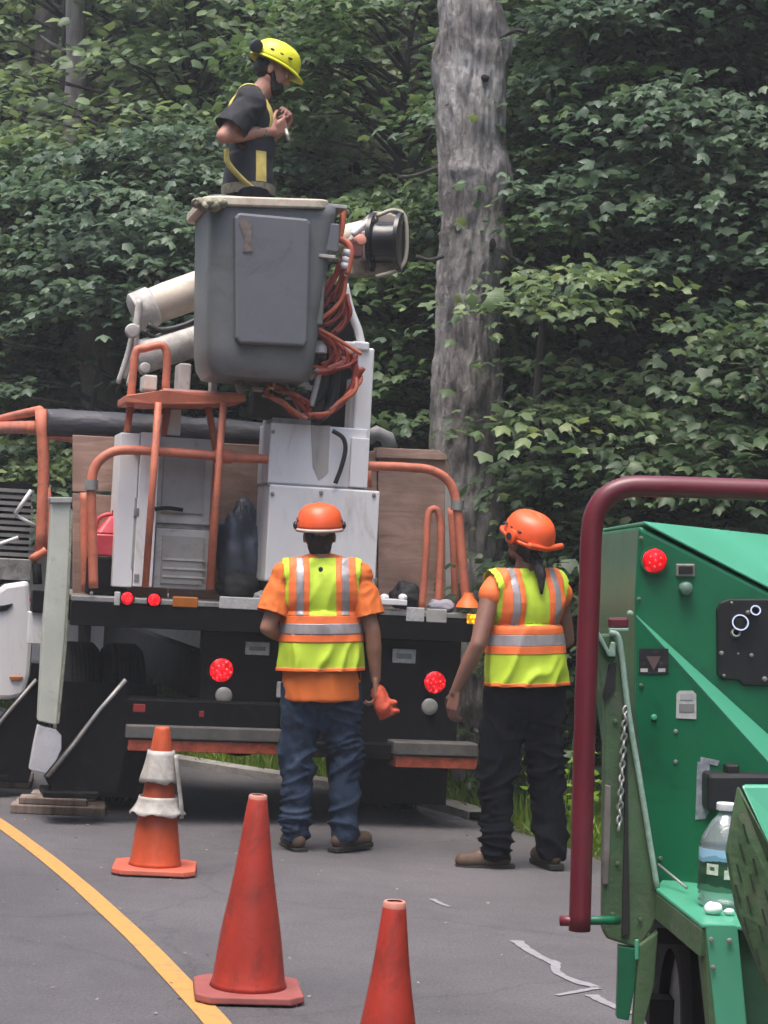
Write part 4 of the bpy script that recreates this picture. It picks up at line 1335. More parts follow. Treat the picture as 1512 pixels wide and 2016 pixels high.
c_ = T(484, 1070, .42); c_.z = DK + .27
lump('tarp_bundle', Matrix.Translation(c_) @ Matrix.Rotation(R(-8), 4, 'Y'), (.20, .15, .34), pm('dark_blue_tarp', (0.055, 0.065, 0.085), 0.4, var=.55, scale=9), 'dark blue folded tarp bundle on the deck beside the turret', 'tarp', 3.1, 34, .42, (1, 1, .35))
c_ = T(468, 1130, .32); c_.z = DK + .09
lump('black_bag', Matrix.Translation(c_), (.12, .12, .11), pm('black_bag_cloth', (0.012, 0.012, 0.013), 0.7), 'black bag on the deck under the blue tarp bundle', 'bag', 7.7, 12, .25)
c_ = T(800, 1165, .3); c_.z = DK + .085
lump('black_sack', Matrix.Translation(c_), (.1, .1, .1), pm('black_bag_cloth', (0.012, 0.012, 0.013), 0.7), 'black crumpled sack on the deck right of the white ledge', 'bag', 1.7, 12, .28)
c_ = T(514, 1168, .16); c_.z = DK + .035
lump('rag', Matrix.Translation(c_), (.05, .045, .04), pm('grey_white_rag', (0.4, 0.4, 0.4), 0.9), 'small grey white rag on the deck edge left of the left worker', 'rag', 5.5, 12, .3)
c_ = T(870, 1183, .14); c_.z = DK + .04
sd_ = lump('folded_cloth', Matrix.Translation(c_), (.09, .07, .045), pm('grey_violet_cloth', (0.32, 0.31, 0.36), 0.8), 'grey folded cloth on the deck by the foot of the orange hoop', 'cloth', 9.5, 10, .2)

# red jug behind the left rail
c_ = T(212, 1062, .40); c_.z = T(212, 1095, .40).z
jug = empty('fuel_jug', TR_M @ Matrix.Translation(c_), 'red plastic fuel jug behind the left orange rail', 'jug')
M_jug = pm('red_jug_plastic', (0.55, 0.05, 0.07), 0.4, var=.15)
mj = MB().prism(rrect(-.09, .08, -.09, .09, .035, 0), rrect(-.09, .08, -.09, .09, .035, .13)).prism(rrect(-.085, .075, -.085, .085, .035, .131), rrect(-.0, .07, -.04, .04, .02, .24))
mj.build('jug_body', M_jug, jug, 'auto', .01)
MB().tube(spline([(-.08, 0, .14), (-.06, 0, .22), (.0, 0, .25), (.05, 0, .24)], 5), .013, 8).build('jug_handle', M_jug, jug, True)
MB().lathe([(.03, .235), (.03, .27), (.026, .275)], 14, Matrix.Translation((.045, 0, 0))).build('jug_cap', pm('dark_red_cap', (0.12, 0.02, 0.02), 0.5), jug, 'auto')
bx_z = c_.z - .004
c0_ = TR_M @ Matrix.Translation((c_.x, .40, 0))
bx = MB().box(-.11, .12, -.10, .12, DK + .002, bx_z).build('black_crate', M_blk, None, False, .012)
bx.matrix_world = c0_
tag(bx, 'black plastic crate on the deck under the red fuel jug', 'crate')

# timber pads under the outrigger legs
M_pad = wood_mat('outrigger_timber', (0.14, 0.10, 0.085), (0.36, 0.28, 0.24), (9, 2, 2))
def pad(px0, px1, py, lab, lay):
    a_, b_ = gnd(px0, py), gnd(px1, py)
    w = (b_ - a_).length
    root = empty('timber_pad', Matrix.Translation((a_ + b_) / 2) @ Matrix.Rotation(YAW * .4, 4, 'Z'), lab, 'timber pad', 'timber pads under the outriggers')
    dd = .17
    for k in range(3):
        MB().box(-w / 2 + .01 * k, w / 2 - .012 * k, .02 + k * (dd + .012), .02 + k * (dd + .012) + dd, .001, .052).build('board', M_pad, root, False, .006)
    for k in range(2):
        MB().box(-w * .42 + .05 * k, w * .30 + .04 * k, .05 + k * .24, .22 + k * .25, .054, .092).build('board', M_pad, root, False, .006)
    return root
pad(20, 203, 1606, 'stacked timber boards under the near outrigger leg, by the yellow line', 2)
pad(-70, 58, 1552, 'stacked timber boards under the far outrigger at the left edge', 2)

for py in (880, 1000, 1130):
    tb('hinge', 264, 274, py, py + 16, .195, .21, M_stl, bevel=.002)
tb('latch', 296, 304, 990, 1020, .19, .2, M_stl, bevel=.003)
for px, py in ((536, 972), (736, 975), (534, 1138), (738, 1140), (538, 850), (716, 870), (632, 970)):
    disc('bolt', px, py, .018 if py > 957 else .058, .012, .01, M_stl, n=8)
for px in range(180, 930, 68):
    if px not in (248, 316, 384, 452, 520, 792, 860):
        disc('bolt', px, 1186 + (px - 552) * .048, .002, .011, .01, M_stl, n=8)
# ------------------------------------------------------------------ traffic cones
def cone_mat(name, col, dirtc, amt):
    return pm(name, col, 0.5, var=.28, scale=4.5, dirt=dirtc, dirt_amt=amt, bump=.12, bscale=25, stretch=(1, 1, .8))


def cone(px, py, h, rt, rb, bw, mat, mbase, lab, rot, tip_mat=None, collars=False):
    p = gnd(px, py, h)
    root = empty('traffic_cone', Matrix.Translation((p.x, p.y, 0)) @ Matrix.Rotation(rot, 4, 'Z'), lab, 'traffic cone', 'orange traffic cones on the road')
    prof = [(rb + .008, .030), (rb + .002, .05)]
    for i in range(13):
        t = i / 12
        prof.append((rb + (rt - rb) * t + .002 * math.sin(t * 9 + px), .06 + (h - .075) * t))
    prof += [(rt * .97, h - .006), (rt * .85, h), (rt * .7, h), (rt * .68, h - .03)]
    m = MB().lathe(prof, 40, None, True)
    m.v = [tuple(Vector(v) + Vector((v[0], v[1], 0)) * (.035 * noise.noise(Vector((v[0] * 5 + px, v[1] * 5, v[2] * 3))))) for v in m.v]
    body = m.build('cone_body', mat, root, True)
    if tip_mat:
        MB().lathe([(rt * .99, h - .022), (rt * 1.03, h - .018), (rt * 1.0, h + .001), (rt * .85, h + .005), (rt * .68, h + .004)], 32, None, False).build('worn_tip', tip_mat, body, True)
    b2, c = bw / 2, bw * .13
    def ring(s, z):
        w, cc = b2 * s, c
        return [(w - cc, -w, z), (w, -w + cc, z), (w, w - cc, z), (w - cc, w, z), (-w + cc, w, z), (-w, w - cc, z), (-w, -w + cc, z), (-w + cc, -w, z)]
    mb = MB().prism(ring(1.0, .008), ring(.985, .034))
    for sx in (-1, 1):
        for sy in (-1, 1):
            mb.box(sx * b2 * .72 - .03, sx * b2 * .72 + .03, sy * b2 * .72 - .03, sy * b2 * .72 + .03, .0, .012)
    mb.build('cone_base', mbase, root, False, .008, 3)
    if collars:
        mc = pm('tattered_reflective_sleeve', (0.44, 0.41, 0.38), 0.55, var=.3, scale=9, dirt=(0.26, 0.22, 0.18), dirt_amt=.6, bump=.3, bscale=20)
        for z0, z1, fl in ((.44, .595, .012), (.285, .37, .03)):
            V, F = [], []
            n, k = 44, 7
            for i in range(k):
                t = i / (k - 1)
                for j in range(n):
                    a = 2 * math.pi * j / n
                    z = z1 + (z0 - z1) * t
                    if i == k - 1:
                        z += .022 * noise.noise(Vector((math.cos(a) * 3, math.sin(a) * 3, z0 * 7)))
                    r_ = rb + (rt - rb) * ((z - .06) / (h - .075)) + .012 + fl * t * t + .011 * t * noise.noise(Vector((math.cos(a) * 3.3 + 4, math.sin(a) * 3.3, z * 6)))
                    V.append((r_ * math.cos(a), r_ * math.sin(a), z))
            for i in range(k - 1):
                for j in range(n):
                    F.append((i * n + j, i * n + (j + 1) % n, (i + 1) * n + (j + 1) % n, (i + 1) * n + j))
            o = MB().add(V, F).build('reflective_sleeve', mc, root, True)
            s = o.modifiers.new('thick', 'SOLIDIFY'); s.thickness = .004; s.offset = 1
        MB().tube(spline([(.075, -.05, .58), (.088, -.055, .5), (.10, -.05, .42), (.115, -.05, .33), (.12, -.045, .27)], 4), .014, 6, True, .4).build('torn_flap', mc, root, True)
    return root


M_c1 = cone_mat('cone_orange', (0.56, 0.088, 0.028), (0.30, 0.05, 0.025), .45)
M_c2 = cone_mat('cone_red_orange_dirty', (0.42, 0.038, 0.022), (0.13, 0.022, 0.018), .62)
M_c3 = cone_mat('cone_red_orange_stained', (0.44, 0.038, 0.022), (0.10, 0.02, 0.017), .68)
M_cb1 = pm('cone_base_orange', (0.55, 0.12, 0.07), 0.6, var=.2, scale=6)
M_cb2 = pm('cone_base_faded_red', (0.32, 0.085, 0.075), 0.7, var=.25, scale=6, dirt=(0.2, .07, .06))
M_tip = pm('cone_tip_faded', (0.50, 0.20, 0.15), 0.7, var=.2)
cone(320, 1431, .71, .037, .124, .41, M_c1, M_cb1, 'orange cone with two tattered white reflective sleeves by the truck', R(4), None, True)
cone(508, 1567, .71, .033, .131, .385, M_c2, M_cb2, 'plain red orange cone with dirty sides beside the yellow line', R(7), M_tip)
cone(777, 1777, .71, .029, .118, .37, M_c3, M_cb2, 'plain red cone cut off by the bottom edge of the photo', R(20), M_tip)

# ------------------------------------------------------------------ wood chipper
_cb = at(1420, 1900, 4.9)
chip = empty('wood_chipper', Matrix.Translation((_cb.x, 4.9, 0)), 'green wood chipper with dark red feed bar and lit red lamp, seen from behind', 'wood chipper')
CH_O = chip.location.copy()


def C(px, py, d):
    return at(px, py, d) - CH_O


def cpoly(name, pts, thick, mat, parent=None, bevel=.004, dirv=None, smooth=False):
    r0 = [C(*p) for p in pts]
    dv = Vector(dirv) if dirv else Vector((0, 1, 0))
    r1 = [p + dv * thick for p in r0]
    return MB().prism(r0, r1).build(name, mat, parent or chip, smooth, bevel)


def ctube(name, pts, r_, mat, parent=None, n=10, sm=6):
    P = [C(*p) for p in pts]
    if sm:
        P = spline(P, sm)
    return MB().tube(P, r_, n).build(name, mat, parent or chip, True)


def cskin(name, pts, lift, thick, mat, parent=None):
    return cpoly(name, [(x, y, on_skin(x, y, lift)) for x, y in pts], thick, mat, parent, 0)


def cbox(name, px0, px1, py0, py1, d, thick, mat, parent=None, bevel=.003):
    return cpoly(name, [(px0, py0, d), (px1, py0, d), (px1, py1, d), (px0, py1, d)], thick, mat, parent, bevel)


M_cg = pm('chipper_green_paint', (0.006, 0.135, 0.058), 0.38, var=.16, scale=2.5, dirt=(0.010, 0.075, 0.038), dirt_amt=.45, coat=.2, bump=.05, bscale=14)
M_cgl = pm('chipper_green_clean_skylit', (0.075, 0.36, 0.22), 0.42, var=.12, scale=3, coat=.3)  # clean green parts; on up-facing faces the paleness is painted skylight
M_cgw = pm('chipper_green_weathered', (0.065, 0.125, 0.055), 0.65, var=.3, scale=6, dirt=(0.14, 0.125, 0.10), dirt_amt=.55, bump=.15)
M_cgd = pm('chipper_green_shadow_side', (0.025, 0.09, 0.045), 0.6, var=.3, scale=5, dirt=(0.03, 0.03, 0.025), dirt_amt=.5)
M_edge = pm('worn_edge_pale_green', (0.30, 0.42, 0.34), 0.6, var=.35, scale=22, dirt=(0.12, 0.24, 0.17), dirt_amt=.6)
M_bar = pm('dark_red_bar_paint', (0.125, 0.010, 0.020), 0.42, var=.12, scale=4, dirt=(0.08, .015, .02), dirt_amt=.3, coat=.2)
M_cblk = pm('black_control_panel', (0.014, 0.013, 0.015), 0.45, var=.3, scale=10)

# housing: near face and deeper far face, top sloping down to the right
# 
near_f = [(1258, 1034, 5.0), (1760, 1290, 5.0), (1760, 1900, 5.0), (1350, 1850, 5.0), (1302, 1760, 5.0), (1272, 1570, 5.0), (1250, 1400, 5.0), (1250, 1180, 5.0)]
nr0 = [C(*p) for p in near_f]
nr1 = [p + Vector((0, .95, 0)) for p in nr0]
nr1[1].z = nr1[0].z
MB().prism([nr0[0] + Vector((.012, -.004, .003)), nr0[1] + Vector((0, -.004, .003)), nr1[1] + Vector((0, 0, .003)), nr1[0] + Vector((.012, 0, .003))], [nr0[0] + Vector((.012, -.004, .012)), nr0[1] + Vector((0, -.004, .012)), nr1[1] + Vector((0, 0, .012)), nr1[0] + Vector((.012, 0, .012))]).build('housing_top', M_cgl, chip, False, .004)  # same housing paint, sky gloss put into the colour of this facet
MB().prism(nr0, nr1).build('housing', M_cg, chip, False, .012, 3)
# lower skin standing proud below a slanting ledge
_q0, _q1, _q2 = at(1252, 1214, 4.975), at(1760, 1775, 4.70), at(1251, 1402, 4.970)
_qn = (_q1 - _q0).cross(_q2 - _q0).normalized()


def on_skin(px, py, lift=0.0):
    """depth of the flat lower skin at that direction, a little in front of it"""
    d = ray(px, py)
    return (CAM_O + d * ((_q0 - CAM_O).dot(_qn) / d.dot(_qn))).y - lift


_ring = [(1252, 1214), (1760, 1775), (1760, 1960), (1340, 1850), (1300, 1745), (1270, 1562), (1251, 1402)]
MB().prism([C(1252, 1212, 4.997), C(1760, 1672, 4.99), C(1760, 1880, 4.99), C(1340, 1840, 4.99), C(1298, 1740, 4.995), C(1268, 1560, 4.995), C(1250, 1400, 4.995)],
           [C(x, y, on_skin(x, y)) for x, y in _ring]).build('lower_skin', M_cg, chip, False, .003)
MB().prism([C(1252, 1210, 4.993), C(1760, 1670, 4.985), C(1760, 1773, 4.698), C(1252, 1212.5, 4.972)], [C(1252, 1211.5, 4.995), C(1760, 1672, 4.988), C(1760, 1776, 4.702), C(1252, 1214, 4.975)]).build('skin_ledge', M_cgl, chip)  # paler than the skin: skylight on the up-facing ledge painted in
# lamp, name plate, knob, stickers
def cdisc(name, px, py, d, rad, depth, mat, parent=None):
    M = Matrix.Translation(C(px, py, d)) @ Matrix.Rotation(R(90), 4, 'X')
    return MB().lathe([(rad, 0), (rad, depth * .55), (rad * .85, depth * .85), (rad * .45, depth), (rad * .02, depth * 1.02)], 26, M).build(name, mat, parent or chip, 'auto')


lm_ = cdisc('tail_light', 1288, 1104, 4.995, .031, .022, M_red)
MB().lathe([(.032, 0), (.037, 0), (.037, .012), (.032, .012)], 26, Matrix.Translation(C(1288, 1104, 4.998)) @ Matrix.Rotation(R(90), 4, 'X'), False).build('bezel', M_cg, lm_, 'auto')
leds(lm_, Matrix.Translation(C(1288, 1104, 4.995)) @ Matrix.Rotation(R(90), 4, 'X'), .031, ((0, 1), (.5, 6)), .021)
pl_ = cbox('serial_plate', 1331, 1369, 1110, 1135, 4.992, .012, M_stl)
cbox('print', 1336, 1364, 1115, 1130, 4.990, .004, M_cblk, pl_, 0)
cdisc('round_knob', 1349, 1159, 4.995, .018, .03, pm('green_grey_knob', (0.12, 0.2, 0.16), 0.4))
cp = cpoly('control_panel', [(1411, 1200, 4.99), (1418, 1186, 4.99), (1436, 1179, 4.99), (1700, 1179, 4.99), (1700, 1352, 4.99), (1464, 1350, 4.99), (1455, 1340, 4.99), (1424, 1338, 4.99), (1412, 1328, 4.99)], .02, M_cblk, None, .004)
def ring(px, py, d, r_, w, mat, par, name='gauge_ring'):
    return MB().lathe([(r_ - w, 0), (r_ + w, 0), (r_ + w * .6, .012), (r_ - w * .6, .012)], 26, Matrix.Translation(C(px, py, d)) @ Matrix.Rotation(R(72), 4, 'X'), False).build(name, mat, par, 'auto')
M_chr = pm('chrome_ring', (0.6, 0.6, 0.62), 0.22, 1.0, var=.1)
ring(1456, 1228, 4.985, .020, .003, M_chr, cp)
ring(1486, 1204, 4.985, .012, .003, M_chr, cp)
ring(1448, 1247, 4.985, .010, .003, M_stl, cp)
for px, py, r_ in ((1472, 1206, .006), (1420, 1286, .006), (1479, 1290, .005), (1505, 1337, .007), (1453, 1287, .003), (1440, 1187, .004), (1425, 1330, .004)):
    cdisc('panel_bolt', px, py, 4.986, r_, .008, M_stl, cp)
cdisc('gauge', 1456, 1228, 4.987, .017, .004, M_hblk, cp)
w_ = cskin('warning_sticker', [(1258, 1277), (1316, 1277), (1316, 1327), (1258, 1327)], .003, .003, pm('black_sticker', (0.02, 0.018, 0.024), 0.5, var=.4, scale=30, dirt=(0.12, .1, .1), dirt_amt=.3))
cskin('sticker_emblem', [(1272, 1292), (1302, 1292), (1287, 1320)], .0045, .001, pm('dull_red_print', (0.13, 0.08, 0.08), 0.6), w_)
for px in (1268, 1303):
    cskin('sticker_corner', [(px - 7, 1316), (px + 7, 1316), (px + 7, 1323), (px - 7, 1323)], .0045, .001, M_plate, w_)
s_ = cskin('grey_sticker', [(1332, 1366), (1338, 1360), (1364, 1360), (1371, 1367), (1371, 1416), (1331, 1414)], .003, .003, M_plate)
cskin('print', [(1337, 1386), (1367, 1386), (1367, 1402), (1337, 1402)], .0045, .001, M_print, s_)
cskin('print', [(1339, 1366), (1365, 1366), (1365, 1378), (1339, 1378)], .0045, .001, pm('light_grey_print', (0.36, 0.36, 0.37), 0.6), s_)
cdisc('rivet', 1287, 1412, on_skin(1287, 1412), .008, .01, M_cgl)
cbox('black_motor_cover', 1394, 1700, 1524, 1600, 4.80, .15, M_cblk, None, .01)
cbox('cover_cap', 1430, 1456, 1506, 1524, 4.82, .05, M_cblk, None, .004)
lb = cskin('decal_strip', [(1373, 1500), (1397, 1502), (1397, 1598), (1388, 1612), (1369, 1614)], .003, .003, pm('smudged_grey_decal', (0.30, 0.32, 0.36), 0.55, var=.5, scale=30, dirt=(0.08, 0.10, 0.12), dirt_amt=.7))
cskin('decal_top', [(1379, 1490), (1417, 1498), (1413, 1508), (1379, 1500)], .003, .003, pm('smudged_grey_decal', (0.3, .32, .36), .5), lb)
# left lip of the feed chute: plate, worn rounded edge, chain, inner channel
cpoly('chute_lip', [(1172, 1250, 4.80), (1208, 1248, 4.80), (1222, 1300, 4.80), (1236, 1400, 4.80), (1262, 1560, 4.80), (1294, 1748, 4.80), (1306, 1778, 4.80), (1284, 1830, 4.80), (1256, 1868, 4.80), (1194, 1848, 4.80), (1186, 1830, 4.80), (1188, 1560, 4.80), (1190, 1400, 4.80)], .05, M_cgw, None, .006)
ctube('lip_edge', [(1200, 1246, 4.79), (1216, 1252, 4.79), (1224, 1290, 4.79), (1237, 1400, 4.79), (1262, 1550, 4.79), (1278, 1650, 4.79), (1294, 1750, 4.79)], .0075, M_edge)
cpoly('channel', [(1226, 1400, 4.79), (1234, 1400, 4.79), (1240, 1840, 4.79), (1224, 1845, 4.79), (1230, 1600, 4.79)], .02, pm('dark_channel', (0.022, 0.02, 0.02), 0.8), None, .002)
cpoly('wear_strip', [(1192, 1545, 4.79), (1203, 1548, 4.79), (1203, 1620, 4.79), (1198, 1742, 4.79), (1187, 1742, 4.79), (1189, 1620, 4.79)], .02, pm('bare_grey_strip', (0.20, 0.175, 0.155), 0.7, var=.4, scale=12), None, .003)
mlink = MB().tube([Vector((.006 * math.cos(a), 0, .010 * math.sin(a))) for a in [2 * math.pi * i / 12 for i in range(13)]], .0035, 6, False).mesh('chain_link')
mlink.materials.append(pm('galvanised_chain', (0.42, 0.41, 0.38), 0.45, .6, var=.3, scale=30))
for i in range(18):
    o = link('chain_link', mlink, chip, True)
    o.location = C(1231 - i * .75, 1398 + i * 13.5, 4.782)
    o.rotation_euler = (random.uniform(-.3, .3), R(18), R(90 if i % 2 else 25))
cpoly('top_latch', [(1172, 1246, 4.78), (1180, 1243, 4.78), (1200, 1282, 4.78), (1204, 1264, 4.78), (1212, 1264, 4.78), (1212, 1293, 4.78), (1198, 1293, 4.78)], .03, M_edge, None, .003)
cpoly('dark_slot', [(1200, 1308, 4.792), (1214, 1305, 4.792), (1210, 1358, 4.792), (1192, 1382, 4.792), (1186, 1372, 4.792)], .01, pm('dark_channel', (0.022, 0.02, 0.02), 0.8), None, 0)
cbox('pivot_sleeve', 1198, 1238, 1216, 1236, 4.86, .02, M_bar, None, .006)
cbox('pivot_plate', 1200, 1238, 1237, 1243, 4.85, .03, M_edge, None, .002)
cdisc('pivot_bolt', 1240, 1208, 4.95, .008, .015, M_edge)
for px, py, d in ((1262, 1060, 4.995), (1258, 1180, 4.995), (1262, 1350, on_skin(1262, 1350)), (1300, 1690, on_skin(1300, 1690)), (1330, 1500, on_skin(1330, 1500)), (1430, 1650, on_skin(1430, 1650)), (1212, 1420, 4.795), (1216, 1700, 4.795), (1260, 1810, 4.795), (1206, 1800, 4.795), (1400, 1850, 4.315), (1436, 1852, 4.315), (1404, 1905, 4.315), (1330, 1440, on_skin(1330, 1440))):
    cdisc('bolt', px, py, d, .006, .006, M_stl if px > 1300 else M_cgw)
random.seed(5)
# feed control bar, one bent pipe
ctube('feed_bar', [(1141, 1832, 4.70), (1146, 1640, 4.70), (1152, 1400, 4.70), (1160, 1180, 4.70), (1164, 1060, 4.70), (1172, 1010, 4.70), (1196, 976, 4.70), (1236, 959, 4.70), (1300, 958, 4.70), (1420, 962, 4.71), (1600, 968, 4.72), (1800, 974, 4.73)], .0265, M_bar, None, 20)
ctube('bar_pin', [(1102, 1813, 4.70), (1140, 1813, 4.70)], .0125, M_bar, None, 12, 0)
ctube('bar_pin', [(1140, 1812, 4.70), (1200, 1812, 4.72), (1216, 1812, 4.76)], .011, M_cg, None, 12, 0)
# shelf with the band below it, legs and tyre
SH_Z = C(1400, 1792, 4.5).z
def shp(px, d):
    p = C(px, 1790, d)
    return Vector((p.x, p.y, SH_Z))
top = [shp(1290, 4.78), shp(1382, 4.32), shp(1760, 4.32), shp(1760, 4.92), shp(1300, 4.92)]
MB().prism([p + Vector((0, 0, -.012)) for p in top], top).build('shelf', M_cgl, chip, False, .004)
band = [top[0], top[1]]
MB().prism([band[0] + Vector((0, 0, -.013)), band[1] + Vector((0, 0, -.013)), band[1] + Vector((0, 0, -.075)), band[0] + Vector((0, 0, -.075))],
           [band[0] + Vector((.02, .012, -.013)), band[1] + Vector((.02, .012, -.013)), band[1] + Vector((.02, .012, -.075)), band[0] + Vector((.02, .012, -.075))]).build('shelf_band', M_cgw, chip, False, .002)
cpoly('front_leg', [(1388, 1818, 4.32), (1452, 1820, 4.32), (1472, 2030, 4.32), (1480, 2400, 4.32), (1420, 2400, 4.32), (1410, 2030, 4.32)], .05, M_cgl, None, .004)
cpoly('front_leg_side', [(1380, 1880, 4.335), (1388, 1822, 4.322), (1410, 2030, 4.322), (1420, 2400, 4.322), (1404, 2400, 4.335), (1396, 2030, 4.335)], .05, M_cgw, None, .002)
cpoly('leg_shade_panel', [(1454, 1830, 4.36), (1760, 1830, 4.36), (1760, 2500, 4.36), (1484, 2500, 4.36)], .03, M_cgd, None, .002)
cpoly('rear_leg', [(1258, 1862, 4.78), (1296, 1835, 4.78), (1288, 1940, 4.78), (1262, 2040, 4.78), (1250, 2350, 4.78), (1236, 2350, 4.78), (1246, 2030, 4.78), (1254, 1930, 4.78)], .04, M_cgw, None, .003)
cpoly('side_plate', [(1218, 1862, 4.80), (1256, 1868, 4.80), (1252, 1930, 4.80), (1238, 2010, 4.80), (1214, 2005, 4.80)], .03, M_cg, None, .003)
cbox('green_tab', 1250, 1258, 1850, 1890, 4.775, .01, M_cgl, None, .003)
# tyre and axle under the machine
Mw = Matrix.Translation(C(1395, 2010, 5.35) * 1.0) @ Matrix.Rotation(R(90), 4, 'Y')
Mw.translation.z = .34
ty = MB().lathe([(.20, -.11), (.30, -.12), (.34, -.10), (.345, -.04), (.335, -.035), (.335, -.03), (.345, -.02), (.345, .02), (.335, .03), (.335, .035), (.345, .04), (.34, .10), (.30, .12), (.20, .11)], 40, Mw, False).build('tyre', M_rub, chip, 'auto')
MB().lathe([(.2, -.08), (.19, -.02), (.05, 0), (.05, .03), (.19, .03), (.2, .08)], 24, Mw).build('rim', M_stl, ty, 'auto')
MB().box(C(1300, 1900, 5.3).x, C(1900, 1900, 5.3).x, .55, .63, .30, .38).build('axle', M_blk, chip)
MB().box(C(1302, 1900, 4.9).x, C(1900, 1900, 4.9).x, .10, 1.1, .62, .66).build('belly_plate', M_blk, chip)
# folding tray standing up at the right edge, with slots
FT = 4.02
tray = cpoly('folding_tray', [(1456, 1548, FT), (1446, 1600, FT), (1432, 1680, FT), (1452, 1800, FT), (1500, 1920, FT - .02), (1560, 2070, FT - .05), (1640, 2070, FT - .12), (1580, 1860, FT - .10), (1512, 1660, FT - .07)], .03, M_cgw, None, .006)
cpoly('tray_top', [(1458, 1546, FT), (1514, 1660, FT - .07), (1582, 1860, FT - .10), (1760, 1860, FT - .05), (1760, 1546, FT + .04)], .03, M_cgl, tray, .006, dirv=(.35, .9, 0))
for px, py in ((1462, 1622), (1456, 1662), (1450, 1702), (1482, 1690), (1447, 1742), (1476, 1722), (1506, 1752), (1470, 1764), (1500, 1790), (1464, 1806), (1494, 1822), (1488, 1868)):
    dd = FT - .004 - max(0, (px - 1450)) / 62 * .062 - .002
    cpoly('tray_slot', [(px, py, dd), (px + 3, py, dd), (px + 12, py + 34, dd - .006), (px + 9, py + 34, dd - .006)], .008, pm('slot_dark', (0.012, 0.02, 0.012), 0.9), tray, 0)
ctube('thin_rod', [(1296, 1702, 4.83), (1352, 1748, 4.72)], .0035, M_stl, None, 6, 0)

# ------------------------------------------------------------------ water bottle on the shelf
BT = 4.56
_b = at(1421, 1789, BT)
bz = SH_Z + CH_O.z
bot = empty('water_bottle', Matrix.Translation((_b.x, BT, bz)), 'clear plastic water bottle with white cap and landscape label on the green shelf', 'bottle')
bs = at(1421, 1580, BT).z - bz
k_ = bs / .25


def pet_mat():
    """thin clear plastic with water: mostly see-through, glossy, a little milky"""
    m, nt, p = nodes_of('clear_bottle_plastic')
    n, l = nt.nodes, nt.links
    n.remove(p)
    tr = n.new('ShaderNodeBsdfTransparent'); tr.inputs[0].default_value = (.90, .95, .95, 1)
    df = n.new('ShaderNodeBsdfDiffuse'); df.inputs[0].default_value = (.55, .60, .62, 1)
    gl = n.new('ShaderNodeBsdfGlossy'); gl.inputs['Roughness'].default_value = .08
    tc = n.new('ShaderNodeTexCoord')
    nz = n.new('ShaderNodeTexNoise'); nz.inputs['Scale'].default_value = 34; nz.inputs['Detail'].default_value = 3
    l.new(tc.outputs['Object'], nz.inputs['Vector'])
    b = n.new('ShaderNodeBump'); b.inputs['Strength'].default_value = .5; b.inputs['Distance'].default_value = .006
    l.new(nz.outputs[0], b.inputs['Height']); l.new(b.outputs[0], gl.inputs['Normal'])
    m1 = n.new('ShaderNodeMixShader'); m1.inputs[0].default_value = .26
    l.new(tr.outputs[0], m1.inputs[1]); l.new(df.outputs[0], m1.inputs[2])
    lw = n.new('ShaderNodeLayerWeight'); lw.inputs[0].default_value = .32
    l.new(b.outputs[0], lw.inputs['Normal'])
    m2 = n.new('ShaderNodeMixShader')
    l.new(lw.outputs['Facing'], m2.inputs[0]); l.new(m1.outputs[0], m2.inputs[1]); l.new(gl.outputs[0], m2.inputs[2])
    l.new(m2.outputs[0], n['Material Output'].inputs[0])
    return m


M_pet = pet_mat()
prof = [(.040, 0), (.050, .004), (.054, .016), (.050, .024), (.053, .030), (.0525, .036), (.0535, .041), (.0535, .06), (.0535, .125), (.054, .1425), (.051, .146), (.054, .153), (.050, .165), (.042, .185), (.030, .207), (.019, .219), (.0165, .224), (.0165, .232)]
prof = [(r_ * k_ * 1.12, z * k_) for r_, z in prof]
MB().lathe(prof, 40).build('bottle_body', M_pet, bot, True)
MB().lathe([(.0215 * k_ * 1.12, .2325 * k_), (.022 * k_ * 1.12, .234 * k_), (.022 * k_ * 1.12, .248 * k_), (.020 * k_ * 1.12, .250 * k_)], 30).build('bottle_cap', pm('white_cap_plastic', (0.72, 0.71, 0.74), 0.45, var=.05), bot, 'auto')
def label_mat():
    m, nt, p = nodes_of('landscape_label')
    n, l = nt.nodes, nt.links
    tc = n.new('ShaderNodeTexCoord')
    sp = n.new('ShaderNodeSeparateXYZ'); l.new(tc.outputs['Object'], sp.inputs[0])
    nz = n.new('ShaderNodeTexNoise'); nz.inputs['Scale'].default_value = 26; nz.inputs['Detail'].default_value = 5
    l.new(tc.outputs['Object'], nz.inputs['Vector'])
    mr = n.new('ShaderNodeMapRange'); mr.inputs[1].default_value, mr.inputs[2].default_value = .041 * k_, .142 * k_
    l.new(sp.outputs[2], mr.inputs[0])
    ad = n.new('ShaderNodeMath'); ad.operation = 'MULTIPLY_ADD'; ad.inputs[1].default_value = .28; l.new(nz.outputs[0], ad.inputs[0]); 
    sb = n.new('ShaderNodeMath'); sb.operation = 'SUBTRACT'; sb.inputs[1].default_value = .14; l.new(mr.outputs[0], sb.inputs[0]); l.new(sb.outputs[0], ad.inputs[2])
    cr = n.new('ShaderNodeValToRGB')
    e = cr.color_ramp.elements
    cr.color_ramp.interpolation = 'CONSTANT'
    e[0].position, e[0].color = 0, (.05, .16, .09, 1)
    e[1].position, e[1].color = .82, (.30, .52, .70, 1)
    for pos, c in ((.14, (.012, .055, .03, 1)), (.42, (.03, .09, .04, 1)), (.60, (.02, .05, .035, 1)), (.70, (.16, .33, .45, 1))):
        x = e.new(pos); x.color = c
    l.new(ad.outputs[0], cr.inputs[0])
    l.new(cr.outputs[0], p.inputs['Base Color'])
    p.inputs['Roughness'].default_value = .35
    return m


